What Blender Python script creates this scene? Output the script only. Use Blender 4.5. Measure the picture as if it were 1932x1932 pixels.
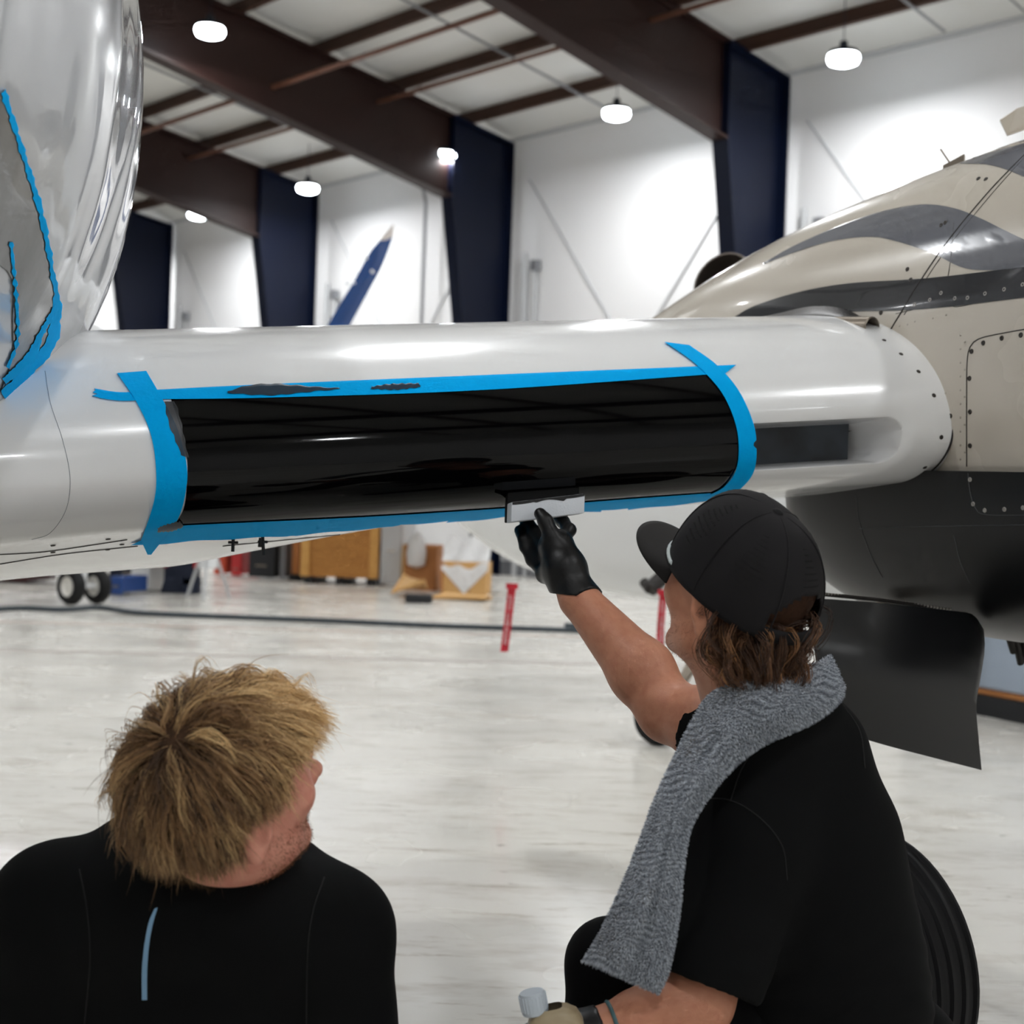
import bpy, bmesh, math, random
import numpy as np
from mathutils import Vector, Matrix, noise as mnoise
from mathutils.bvhtree import BVHTree

random.seed(7); RNG = np.random.default_rng(7)
SC = bpy.context.scene
COL = SC.collection
for o in list(bpy.data.objects):
    bpy.data.objects.remove(o)

# ------------------------------------------------------------------ camera, world, exposure
FPX, CC, CAMZ = 2700.0, 966.0, 1.10
ROLL = math.radians(2.0)
CR, SR = math.cos(ROLL), math.sin(ROLL)
cam_d = bpy.data.cameras.new('camera')
cam = bpy.data.objects.new('camera', cam_d); COL.objects.link(cam)
cam_d.sensor_fit = 'HORIZONTAL'; cam_d.sensor_width = 36.0
cam_d.lens = 36.0 * FPX / 1932.0
cam_d.clip_start = 0.05; cam_d.clip_end = 300
mw = Matrix(((CR, -SR, 0, 0), (0, 0, -1, 0), (SR, CR, 0, CAMZ), (0, 0, 0, 1)))
cam.matrix_world = mw
cam_d.dof.use_dof = True
cam_d.dof.focus_distance = 2.30
cam_d.dof.aperture_fstop = 5.0
SC.camera = cam

world = bpy.data.worlds.new('hangar_air'); SC.world = world
world.use_nodes = True
world.node_tree.nodes['Background'].inputs[0].default_value = (0.75, 0.82, 1.0, 1)
world.node_tree.nodes['Background'].inputs[1].default_value = 0.3
SC.view_settings.view_transform = 'Standard'
SC.view_settings.look = 'None'
SC.view_settings.gamma = 1.0
SC.view_settings.exposure = EXPOSURE = 0.0
LAMP_WATT = 112.0
SC.cycles.max_bounces = 5
SC.cycles.diffuse_bounces = 4
SC.cycles.glossy_bounces = 3
SC.cycles.caustics_reflective = False
SC.cycles.caustics_refractive = False
SC.cycles.use_adaptive_sampling = True
SC.cycles.adaptive_threshold = 0.07
SC.cycles.adaptive_min_samples = 14
SC.cycles.transmission_bounces = 6
SC.cycles.use_denoising = True
SC.cycles.sample_clamp_indirect = 6.0

def ray(px, py):
    dx, dy = px - CC, py - CC
    return Vector(((dx * CR + dy * SR) / FPX, 1.0, (dx * SR - dy * CR) / FPX))
EYE = Vector((0, 0, CAMZ))
def at(px, py, Y):
    return EYE + ray(px, py) * Y
def floor_at(px, py, z=0.0):
    r = ray(px, py)
    return EYE + r * ((z - CAMZ) / r.z)
# hangar wall axes: along the long wall (W, away to the left) and outward (M)
W = Vector((-0.685, 0.7286, 0)).normalized(); M = Vector((W.y, -W.x, 0))
def hp(t, L, z):
    return W * t + M * L + Vector((0, 0, z))

# ------------------------------------------------------------------ small helpers
def lin(c):
    return tuple(((v / 255.0) / 12.92 if v / 255.0 <= 0.04045 else (((v / 255.0) + 0.055) / 1.055) ** 2.4) for v in c)

_mats = {}
def mat(name, rgb, rough=0.5, metal=0.0, coat=0.0, coat_rough=0.05, spec=0.5, var=None, bump=None, emit=0.0,
        alpha=None, trans=0.0, sheen=0.0, sss=0.0, rough_var=None):
    """Procedural material: var=(scale, amount, rgb2), bump=(scale, strength, detail)."""
    if name in _mats: return _mats[name]
    m = bpy.data.materials.new(name); m.use_nodes = True
    nt = m.node_tree; b = nt.nodes['Principled BSDF']
    col = lin(rgb) + (1,)
    b.inputs['Base Color'].default_value = col
    b.inputs['Roughness'].default_value = rough
    b.inputs['Metallic'].default_value = metal
    b.inputs['Coat Weight'].default_value = coat
    b.inputs['Coat Roughness'].default_value = coat_rough
    b.inputs['Specular IOR Level'].default_value = spec
    b.inputs['Transmission Weight'].default_value = trans
    b.inputs['Sheen Weight'].default_value = sheen
    if sss:
        b.inputs['Subsurface Weight'].default_value = sss
        b.inputs['Subsurface Radius'].default_value = (0.01, 0.004, 0.002)
    if emit:
        b.inputs['Emission Color'].default_value = col
        b.inputs['Emission Strength'].default_value = emit
    if alpha is not None:
        b.inputs['Alpha'].default_value = alpha
    tc = nt.nodes.new('ShaderNodeTexCoord')
    def noise_tex(scale, detail=4, stretch=None):
        n = nt.nodes.new('ShaderNodeTexNoise'); n.inputs['Scale'].default_value = scale; n.inputs['Detail'].default_value = detail
        if stretch:
            mp = nt.nodes.new('ShaderNodeMapping'); mp.inputs['Scale'].default_value = stretch
            nt.links.new(tc.outputs['Object'], mp.inputs['Vector']); nt.links.new(mp.outputs[0], n.inputs['Vector'])
        else:
            nt.links.new(tc.outputs['Object'], n.inputs['Vector'])
        return n
    if var:
        n = noise_tex(var[0], 3, var[3] if len(var) > 3 else None)
        ramp = nt.nodes.new('ShaderNodeMapRange'); ramp.inputs[1].default_value = 0.42; ramp.inputs[2].default_value = 0.68
        ramp.inputs[3].default_value = 0.0; ramp.inputs[4].default_value = var[1]
        nt.links.new(n.outputs[0], ramp.inputs[0])
        mx = nt.nodes.new('ShaderNodeMix'); mx.data_type = 'RGBA'
        mx.inputs[6].default_value = col; mx.inputs[7].default_value = lin(var[2]) + (1,)
        nt.links.new(ramp.outputs[0], mx.inputs[0]); nt.links.new(mx.outputs[2], b.inputs['Base Color'])
    if rough_var:
        n = noise_tex(rough_var[0], 2)
        ramp = nt.nodes.new('ShaderNodeMapRange'); ramp.inputs[1].default_value = 0.35; ramp.inputs[2].default_value = 0.7
        ramp.inputs[3].default_value = rough; ramp.inputs[4].default_value = rough_var[1]
        nt.links.new(n.outputs[0], ramp.inputs[0]); nt.links.new(ramp.outputs[0], b.inputs['Roughness'])
    if bump:
        n = noise_tex(bump[0], bump[2] if len(bump) > 2 else 4, bump[3] if len(bump) > 3 else None)
        bp = nt.nodes.new('ShaderNodeBump'); bp.inputs['Strength'].default_value = bump[1]; bp.inputs['Distance'].default_value = bump[4] if len(bump) > 4 else 0.005
        nt.links.new(n.outputs[0], bp.inputs['Height']); nt.links.new(bp.outputs[0], b.inputs['Normal'])
    _mats[name] = m
    return m

def np_mesh(name, V, F, smooth=True):
    """V (n,3), F (m,k) with constant k."""
    V = np.asarray(V, dtype=np.float32); F = np.asarray(F, dtype=np.int32)
    me = bpy.data.meshes.new(name)
    me.vertices.add(len(V)); me.vertices.foreach_set('co', V.ravel())
    k = F.shape[1]
    me.loops.add(F.size); me.loops.foreach_set('vertex_index', F.ravel())
    me.polygons.add(len(F)); me.polygons.foreach_set('loop_start', np.arange(0, F.size, k, dtype=np.int32))
    me.polygons.foreach_set('use_smooth', np.full(len(F), smooth))
    me.update(calc_edges=True); me.validate()
    return me

def link(name, me, material=None, parent=None):
    o = bpy.data.objects.new(name, me); COL.objects.link(o)
    if material is not None and me is not None and not me.materials:
        for m in (material if isinstance(material, (list, tuple)) else [material]):
            me.materials.append(m)
    if parent is not None:
        o.parent = parent
        o.matrix_parent_inverse = parent_inv(parent)
    return o
def parent_inv(p):
    """meshes are built in world space; only Empties carry a transform"""
    return p.matrix_basis.inverted() if p.type == 'EMPTY' else Matrix.Identity(4)
def tag(o, label=None, cat=None, group=None, kind=None):
    if label: o['label'] = label
    if cat: o['category'] = cat
    if group: o['group'] = group
    if kind: o['kind'] = kind
    return o
def empty(name, loc=(0, 0, 0)):
    o = bpy.data.objects.new(name, None); COL.objects.link(o); o.location = loc; o.empty_display_size = 0.1
    return o

class MB:
    """Collects shapes, builds one mesh."""
    def __init__(s): s.v = []; s.f = []; s.mi = []
    def add(s, V, F, mi=0):
        n = len(s.v); s.v += [tuple(p) for p in V]
        for f in F: s.f.append([i + n for i in f]); s.mi.append(mi)
    def box(s, c, ex, ey, ez, mi=0):
        """centre, three half-edge vectors"""
        c, ex, ey, ez = Vector(c), Vector(ex), Vector(ey), Vector(ez)
        V = [c + a * ex + b * ey + d * ez for d in (-1, 1) for b in (-1, 1) for a in (-1, 1)]
        s.add(V, [(0, 2, 3, 1), (4, 5, 7, 6), (0, 1, 5, 4), (2, 6, 7, 3), (0, 4, 6, 2), (1, 3, 7, 5)], mi)
    def prism(s, poly, d, mi=0):
        """polygon points + extrusion vector"""
        n = len(poly); poly = [Vector(p) for p in poly]; d = Vector(d)
        V = poly + [p + d for p in poly]
        F = [list(range(n))[::-1], [i + n for i in range(n)]] + [(i, (i + 1) % n, (i + 1) % n + n, i + n) for i in range(n)]
        s.add(V, F, mi)
    def tube(s, pts, r, n=10, mi=0, cap=True):
        pts = [Vector(p) for p in pts]; rs = r if isinstance(r, (list, tuple)) else [r] * len(pts)
        V = []; F = []
        ref = None
        for i, p in enumerate(pts):
            t = (pts[min(i + 1, len(pts) - 1)] - pts[max(i - 1, 0)]).normalized()
            if ref is None:
                ref = t.orthogonal().normalized()
            ref = (ref - t * ref.dot(t)).normalized(); b = t.cross(ref)
            for k in range(n):
                a = 2 * math.pi * k / n
                V.append(p + (ref * math.cos(a) + b * math.sin(a)) * rs[i])
        for i in range(len(pts) - 1):
            for k in range(n):
                k2 = (k + 1) % n
                F.append((i * n + k, i * n + k2, (i + 1) * n + k2, (i + 1) * n + k))
        if cap:
            F.append(list(range(n))[::-1]); F.append([(len(pts) - 1) * n + k for k in range(n)])
        s.add(V, F, mi)
    def lathe(s, o, ax, prof, n=32, mi=0, closed=False):
        """prof: list of (radius, height along axis)"""
        o = Vector(o); ax = Vector(ax).normalized(); u = ax.orthogonal().normalized(); v = ax.cross(u)
        V = []; F = []
        for r, h in prof:
            for k in range(n):
                a = 2 * math.pi * k / n
                V.append(o + ax * h + (u * math.cos(a) + v * math.sin(a)) * r)
        m = len(prof)
        for i in range(m - 1 + (1 if closed else 0)):
            j = (i + 1) % m
            for k in range(n):
                k2 = (k + 1) % n
                F.append((i * n + k, i * n + k2, j * n + k2, j * n + k))
        if not closed:
            if prof[0][0] > 1e-6: F.append(list(range(n))[::-1])
            if prof[-1][0] > 1e-6: F.append([(m - 1) * n + k for k in range(n)])
        s.add(V, F, mi)
    def grid(s, P, mi=0, flip=False):
        """P[i][j] points"""
        a, b = len(P), len(P[0]); V = [p for r in P for p in r]
        F = []
        for i in range(a - 1):
            for j in range(b - 1):
                q = (i * b + j, i * b + j + 1, (i + 1) * b + j + 1, (i + 1) * b + j)
                F.append(q[::-1] if flip else q)
        s.add(V, F, mi)
    def build(s, name, material=None, parent=None, smooth=None, bevel=0, fix=True):
        me = bpy.data.meshes.new(name); me.from_pydata([tuple(v) for v in s.v], [], s.f)
        for m in (material if isinstance(material, (list, tuple)) else [material]):
            me.materials.append(m)
        me.polygons.foreach_set('material_index', s.mi)
        if fix or bevel:
            bm = bmesh.new(); bm.from_mesh(me)
            bmesh.ops.remove_doubles(bm, verts=bm.verts, dist=1e-6)
            bmesh.ops.recalc_face_normals(bm, faces=bm.faces)
            if bevel:
                es = [e for e in bm.edges if len(e.link_faces) == 2 and e.calc_face_angle(0) > 0.6]
                bmesh.ops.bevel(bm, geom=es, offset=bevel, segments=2, affect='EDGES', profile=0.6)
            bm.to_mesh(me); bm.free()
        if smooth is not None:
            me.polygons.foreach_set('use_smooth', [True] * len(me.polygons))
            me.set_sharp_from_angle(angle=math.radians(smooth))
        me.update()
        return link(name, me, None, parent)

def resample(pts, n):
    """n points at even arc length along a smooth polyline of tuples."""
    P = np.array(pts, float)
    if len(P) > 2:   # Catmull-Rom densify
        Q = np.vstack([2 * P[0] - P[1], P, 2 * P[-1] - P[-2]]); out = []
        for i in range(1, len(Q) - 2):
            for t in np.linspace(0, 1, 12, endpoint=False):
                a, b, c, d = Q[i - 1], Q[i], Q[i + 1], Q[i + 2]
                out.append(0.5 * (2 * b + (c - a) * t + (2 * a - 5 * b + 4 * c - d) * t * t + (3 * b - a - 3 * c + d) * t ** 3))
        out.append(Q[-2]); P = np.array(out)
    d = np.r_[0, np.cumsum(np.linalg.norm(np.diff(P, axis=0), axis=1))]
    s = np.linspace(0, d[-1], n)
    return np.stack([np.interp(s, d, P[:, k]) for k in range(P.shape[1])], 1)

def bvh_of(o):
    me = o.data; tris = []
    for p in me.polygons:
        v = p.vertices
        if len(v) == 3: tris.append(tuple(v))
        elif len(v) == 4: tris += [(v[0], v[1], v[2]), (v[0], v[2], v[3])]
    return BVHTree.FromPolygons([v.co.copy() for v in me.vertices], tris, all_triangles=True, epsilon=1e-4)
def cast(bvh, px, py):
    if not isinstance(bvh, BVHTree): return bvh.cast(px, py)
    best = None
    for jx, jy in ((0, 0), (.21, .13), (-.17, -.19), (.6, -.5)):
        d = ray(px + jx, py + jy).normalized()
        q = bvh.ray_cast(EYE, d)
        if q[0] is not None and q[1].length > 0.5 and (best is None or q[3] < best[3] - 0.1): best = q
        if jx == 0 and best is None: continue
    if best is None: return None, None
    h = best
    if h[0] is None: return None, None
    n = h[1]
    if n.dot(d) > 0: n = -n
    return h[0], n
def patch(name, bvh, A, B, nu, nv, off, material, parent=None, wob=None, smooth=True):
    """A sheet lying on a surface: boundary polylines A and B (seen points on the surface), laid with real thickness `off`."""
    a, b = resample(A, nv), resample(B, nv)
    top = {}; bot = {}
    V = []; 
    for j in range(nv):
        for i in range(nu):
            u = i / (nu - 1)
            p = a[j] * (1 - u) + b[j] * u
            if wob: p = p + np.array(wob(u, j / (nv - 1)))
            h, n = cast(bvh, p[0], p[1])
            if h is None: continue
            top[(i, j)] = len(V); V.append(h + n * off)
    for j in range(nv):                      # fill rays that slipped between facets
        for i in range(nu):
            if (i, j) in top: continue
            nb = [V[top[k]] for k in ((i - 1, j), (i + 1, j)) if k in top]
            if len(nb) < 2: nb = [V[top[k]] for k in ((i, j - 1), (i, j + 1)) if k in top]
            if len(nb) == 2: top[(i, j)] = len(V); V.append((nb[0] + nb[1]) / 2)
    F = []; edges = {}
    for j in range(nv - 1):
        for i in range(nu - 1):
            q = [(i, j), (i + 1, j), (i + 1, j + 1), (i, j + 1)]
            if all(k in top for k in q):
                idx = [top[k] for k in q]
                if max((V[idx[x]] - V[idx[(x + 1) % 4]]).length for x in range(4)) > 0.25: continue
                F.append(idx)
                for x in range(4):
                    e = (idx[x], idx[(x + 1) % 4]); key = tuple(sorted(e)); edges.setdefault(key, []).append(e)
    # skirt down to the surface
    low = {}
    def lowv(i):
        if i not in low:
            low[i] = len(V); p = V[i]; d = (p - EYE).normalized(); V.append(p + d * off * 1.2)
        return low[i]
    for key, es in edges.items():
        if len(es) == 1:
            e = es[0]; F.append([e[1], e[0], lowv(e[0]), lowv(e[1])])
    me = bpy.data.meshes.new(name); me.from_pydata([tuple(v) for v in V], [], F)
    if smooth:
        me.polygons.foreach_set('use_smooth', [True] * len(F)); me.set_sharp_from_angle(angle=math.radians(50))
    me.update()
    return link(name, me, material, parent)
def line_on(name, bvh, pts, wid, material, parent=None, n=60, off=0.0006):
    """A thin raised seam following points on a surface."""
    P = resample(pts, n); V = []; F = []; run = []
    mb = MB(); cur = []
    for p in P:
        h, nn = cast(bvh, p[0], p[1])
        if h is None:
            continue
        cur.append(h + nn * off * 0.4)
    if len(cur) > 2:
        mb.tube(cur, wid / 2, 5)
    return mb.build(name, material, parent, smooth=60)
# ------------------------------------------------------------------ smooth solid modelling (signed distances -> one skin)
class Solid:
    def __init__(s, lo, hi, h):
        s.lo = np.array(lo, float); s.h = h
        s.n = np.ceil((np.array(hi, float) - s.lo) / h).astype(int) + 1
        s.F = np.full(s.n, 1.0, np.float32)
    def _sub(s, c0, c1):
        a = np.clip(np.floor((np.array(c0) - s.lo) / s.h).astype(int), 0, s.n - 1)
        b = np.clip(np.ceil((np.array(c1) - s.lo) / s.h).astype(int) + 1, 1, s.n)
        if np.any(b <= a): return None, None
        ax = [s.lo[k] + s.h * np.arange(a[k], b[k]) for k in range(3)]
        P = np.stack(np.meshgrid(*ax, indexing='ij'), -1)
        return (slice(a[0], b[0]), slice(a[1], b[1]), slice(a[2], b[2])), P
    def _op(s, sl, d, k, op):
        A = s.F[sl]; d = d.astype(np.float32)
        if op == 'add':
            h = np.clip(0.5 + 0.5 * (A - d) / k, 0, 1); s.F[sl] = A * (1 - h) + d * h - k * h * (1 - h)
        elif op == 'cut':
            d = -d; h = np.clip(0.5 - 0.5 * (A - d) / k, 0, 1); s.F[sl] = A * (1 - h) + d * h + k * h * (1 - h)
    def ell(s, c, r, k=0.02, R=None, op='add'):
        c = np.array(c, float); r = np.array(r, float); m = r.max() + 2.5 * k
        sl, P = s._sub(c - m, c + m)
        if sl is None: return
        Q = P - c
        if R is not None: Q = Q @ np.array(R)          # R: columns are local axes in world
        k0 = np.linalg.norm(Q / r, axis=-1); k1 = np.linalg.norm(Q / (r * r), axis=-1) + 1e-9
        s._op(sl, k0 * (k0 - 1) / k1, k, op)
    def cap(s, a, b, ra, rb=None, k=0.02, op='add'):
        a = np.array(a, float); b = np.array(b, float); rb = ra if rb is None else rb
        m = max(ra, rb) + 2.5 * k
        sl, P = s._sub(np.minimum(a, b) - m, np.maximum(a, b) + m)
        if sl is None: return
        ab = b - a; t = np.clip(((P - a) @ ab) / (ab @ ab + 1e-12), 0, 1)
        d = np.linalg.norm(P - a - t[..., None] * ab, axis=-1) - (ra + (rb - ra) * t)
        s._op(sl, d, k, op)
    def chain(s, pts, rs, k=0.02):
        for i in range(len(pts) - 1): s.cap(pts[i], pts[i + 1], rs[i], rs[i + 1], k)
    def half(s, p, n, k=0.004):
        """keep only the side the normal points away from"""
        p = np.array(p, float); n = np.array(n, float); n /= np.linalg.norm(n)
        sl, P = s._sub(s.lo, s.lo + s.h * s.n)
        d = (P - p) @ n
        s.F = np.maximum(s.F, d.astype(np.float32))
    def noise(s, amp, fn):
        sl, P = s._sub(s.lo, s.lo + s.h * s.n)
        near = np.abs(s.F) < 0.04
        s.F[near] += (amp * fn(P[near])).astype(np.float32)
    def mesh(s, name, smooth_iter=1):
        F = np.pad(s.F, 1, constant_values=1.0); lo = s.lo - s.h; n = F.shape
        ins = F < 0
        c = [ins[i:n[0] - 1 + i, j:n[1] - 1 + j, k:n[2] - 1 + k] for i in (0, 1) for j in (0, 1) for k in (0, 1)]
        cnt = sum(x.astype(np.int8) for x in c); act = (cnt > 0) & (cnt < 8)
        idx = np.argwhere(act); N = len(idx)
        vid = np.full(act.shape, -1, np.int32); vid[act] = np.arange(N)
        corner = np.array([(i, j, k) for i in (0, 1) for j in (0, 1) for k in (0, 1)])
        val = np.stack([F[idx[:, 0] + o[0], idx[:, 1] + o[1], idx[:, 2] + o[2]] for o in corner], 1)
        acc = np.zeros((N, 3)); num = np.zeros(N)
        for a in range(8):
            for b in range(a + 1, 8):
                if np.abs(corner[a] - corner[b]).sum() != 1: continue
                va, vb = val[:, a], val[:, b]; cr = (va < 0) != (vb < 0)
                t = np.where(cr, va / np.where(cr, va - vb, 1), 0)
                acc += np.where(cr[:, None], corner[a] + t[:, None] * (corner[b] - corner[a]), 0); num += cr
        V = lo + s.h * (idx + acc / num[:, None])
        Q = []
        for ax in range(3):
            sa = [slice(None)] * 3; sb = [slice(None)] * 3
            sa[ax] = slice(0, n[ax] - 1); sb[ax] = slice(1, n[ax])
            A, B = ins[tuple(sa)], ins[tuple(sb)]
            e = np.argwhere(A != B)
            o1, o2 = [(1, 2), (2, 0), (0, 1)][ax]
            ok = (e[:, o1] > 0) & (e[:, o2] > 0) & (e[:, o1] < n[o1] - 1) & (e[:, o2] < n[o2] - 1); e = e[ok]
            d1 = np.zeros(3, int); d1[o1] = 1; d2 = np.zeros(3, int); d2[o2] = 1
            q = [e - d1 - d2, e - d2, e, e - d1]
            q = np.stack([vid[x[:, 0], x[:, 1], x[:, 2]] for x in q], 1)
            fl = ~A[e[:, 0], e[:, 1], e[:, 2]]
            q[fl] = q[fl][:, ::-1]
            Q.append(q)
        Q = np.vstack(Q); Q = Q[(Q >= 0).all(1)]
        for _ in range(smooth_iter):       # light Laplacian
            S = np.zeros_like(V); D = np.zeros(N)
            for a in range(4):
                np.add.at(S, Q[:, a], V[Q[:, (a + 1) % 4]] + V[Q[:, (a + 3) % 4]]); np.add.at(D, Q[:, a], 2)
            V = 0.5 * V + 0.5 * S / np.maximum(D, 1)[:, None]
        return np_mesh(name, V, Q)

def fnoise(P, sx, seed=0):
    """cheap smooth noise from summed sines; P (n,3)"""
    r = np.random.default_rng(seed); out = 0
    for i in range(6):
        d = r.normal(size=3); d /= np.linalg.norm(d)
        out = out + np.sin(P @ (d * np.array(sx)) * (0.7 + 0.25 * i) + r.uniform(0, 6.28)) / (1 + 0.4 * i)
    return out / 2.5

def head_frame(center, yaw, pitch, roll=0.0):
    """columns: right, forward, up of the head in world.  yaw: + turns towards image right from facing away."""
    Rz = Matrix.Rotation(-yaw, 3, 'Z'); Rx = Matrix.Rotation(pitch, 3, 'X'); Ry = Matrix.Rotation(roll, 3, 'Y')
    R = np.array(Rz @ Rx @ Ry)
    c = np.array(center)
    return (lambda x, y, z: c + R @ np.array([x, y, z])), R

def add_head(S, H, R, nose=1.0):
    S.ell(H(0, -.012, .034), (.077, .098, .088), .01, R)
    S.ell(H(0, .030, -.030), (.064, .070, .088), .03, R)
    S.ell(H(0, .055, .040), (.060, .048, .055), .03, R)              # forehead
    S.cap(H(-.045, .02, -.075), H(-.016, .078, -.098), .022, .018, .02)  # jaw
    S.cap(H(.045, .02, -.075), H(.016, .078, -.098), .022, .018, .02)
    S.ell(H(0, .086, -.098), (.022, .018, .018), .015, R)            # chin
    for sx in (-1, 1):
        S.ell(H(sx * .040, .066, -.022), (.024, .024, .022), .02, R)     # cheek
        S.ell(H(sx * .031, .103, .012), (.017, .014, .011), .008, R, 'cut')
        S.ell(H(sx * .031, .088, .012), (.0125, .0125, .0125), .002, R)
        S.cap(H(sx * .012, .096, .030), H(sx * .042, .086, .030), .008, .007, .012)
    S.cap(H(0, .097, .018), H(0, .116, -.024), .008, .0125, .010)    # nose
    S.ell(H(0, .122, -.026), (.013, .013, .011), .008, R)
    for sx in (-1, 1): S.ell(H(sx * .013, .107, -.030), (.009, .011, .009), .006, R)
    S.cap(H(-.018, .090, -.060), H(.018, .090, -.060), .0075, .0075, .006)   # lips
    S.cap(H(-.015, .089, -.071), H(.015, .089, -.071), .0078, .0078, .006)
    for sx in (-1, 1):                                                # ears
        tilt = Matrix.Rotation(sx * -0.35, 3, 'Z') @ Matrix.Rotation(-0.2, 3, 'X')
        E = R @ np.array(tilt)
        ec = lambda x, y, z, E=E, sx=sx: H(sx * .078, -.016, -.018) + E @ np.array([x, y, z])
        S.ell(ec(sx * .004, 0, 0), (.009, .020, .034), .005, E)
        S.ell(ec(sx * .013, .003, .003), (.008, .011, .019), .004, E, 'cut')
        S.ell(ec(sx * .005, .004, -.030), (.008, .010, .012), .006, E)
        S.ell(ec(sx * .006, .014, -.004), (.006, .005, .008), .004, E)

def strands(name, P, width, colors, material, parent):
    """P (n,K,3) polylines -> tapered three-sided strands; colors (n,K,3)."""
    n, K, _ = P.shape
    T = np.gradient(P, axis=1); T /= np.linalg.norm(T, axis=2, keepdims=True) + 1e-12
    ref = np.broadcast_to(RNG.normal(size=(n, 1, 3)), P.shape)
    A = np.cross(T, ref); A /= np.linalg.norm(A, axis=2, keepdims=True) + 1e-12; B = np.cross(T, A)
    taper = np.interp(np.linspace(0, 1, K), [0, .12, .6, 1], [.6, 1, .85, .12])
    w = (width.reshape(-1, 1) * taper)[..., None]
    ring = [P + w * (A * math.cos(a) + B * math.sin(a)) for a in (0, 2.094, 4.189)]
    V = np.stack(ring, 2).reshape(-1, 3)
    base = (np.arange(n)[:, None, None] * K + np.arange(K - 1)[None, :, None]) * 3
    k = np.arange(3)[None, None, :]; k2 = (k + 1) % 3
    F = np.stack([base + k, base + k2, base + 3 + k2, base + 3 + k], -1).reshape(-1, 4)
    me = np_mesh(name, V, F)
    at_ = me.color_attributes.new('Col', 'FLOAT_COLOR', 'POINT')
    C = np.ones((n, K, 3, 4), np.float32); C[..., :3] = colors[:, :, None, :]
    at_.data.foreach_set('color', C.ravel())
    return link(name, me, material, parent)
def hair_mat(name, rough=0.42):
    m = bpy.data.materials.new(name); m.use_nodes = True; nt = m.node_tree; b = nt.nodes['Principled BSDF']
    a = nt.nodes.new('ShaderNodeVertexColor'); a.layer_name = 'Col'
    nt.links.new(a.outputs[0], b.inputs['Base Color'])
    b.inputs['Roughness'].default_value = rough; b.inputs['Specular IOR Level'].default_value = 0.35
    b.inputs['Sheen Weight'].default_value = 0.05
    return m
def grow(roots, nrm, T0, length, K, c0, r0, lift, gvec, grav, tang, wave, seed=0, out=0.45, lift0=0.25):
    """Grow strands over an ellipsoid (local space), vectorised."""
    r = np.random.default_rng(seed); n = len(roots)
    P = np.zeros((n, K, 3)); P[:, 0] = roots
    d = T0 * 0.75 + nrm * out; d /= np.linalg.norm(d, axis=1, keepdims=True)
    seg = (length / (K - 1))[:, None]
    ph = r.uniform(0, 6.28, (n, 1)); wdir = r.normal(size=(n, 3))
    for k in range(1, K):
        q = P[:, k - 1]; f = k / (K - 1)
        t = tang(q)
        g = grav[:, None] * f
        d = 0.55 * d + 0.45 * (t * (1 - g) + gvec * g * 1.4) + wave[:, None] * wdir * np.sin(ph + f * 7.0)
        d /= np.linalg.norm(d, axis=1, keepdims=True) + 1e-9
        p = q + d * seg
        e = (p - c0) / r0; rr = np.linalg.norm(e, axis=1)
        mn = 1 + lift * min(1.0, lift0 + (1.25 - lift0) * f ** (1.0 if lift0 > 0.1 else 1.6)) + 0.02
        s = np.where(rr < mn, mn / rr, 1.0)
        P[:, k] = c0 + (e * s[:, None]) * r0
        d = P[:, k] - q; d /= np.linalg.norm(d, axis=1, keepdims=True) + 1e-9
    return P
# ------------------------------------------------------------------ the hangar
EAVE, LW, LOPP, T0, T1, RIDGE_L = 7.5, 17.15, -20.0, -16.0, 50.0, -1.4
SLOPE = 0.145
def roof_z(L):          # top of rafters
    return EAVE + SLOPE * (16.9 - L) if L >= RIDGE_L else EAVE + SLOPE * (16.9 - RIDGE_L) - SLOPE * (RIDGE_L - L)
m_wall = mat('wall_liner', (238, 238, 238), 0.55, var=(0.25, 0.25, (214, 216, 220)))
m_ceil = mat('ceiling_liner', (226, 226, 222), 0.6, var=(0.5, 0.3, (205, 205, 200)))
m_brown = mat('brown_steel', (44, 25, 21), 0.5, spec=0.3, var=(1.2, 0.5, (36, 20, 17)))
m_purlin = mat('purlin_steel', (70, 46, 35), 0.5, spec=0.3, var=(1.0, 0.5, (54, 36, 28)))
m_navy = mat('navy_steel', (4, 14, 38), 0.45, spec=0.25, var=(1.0, 0.4, (3, 10, 30)))
m_pipe = mat('rusty_pipe', (98, 62, 46), 0.5)
m_lightpipe = mat('pale_conduit', (196, 198, 200), 0.45)
m_cond = mat('grey_conduit', (140, 142, 146), 0.4, metal=0.3)

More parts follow.
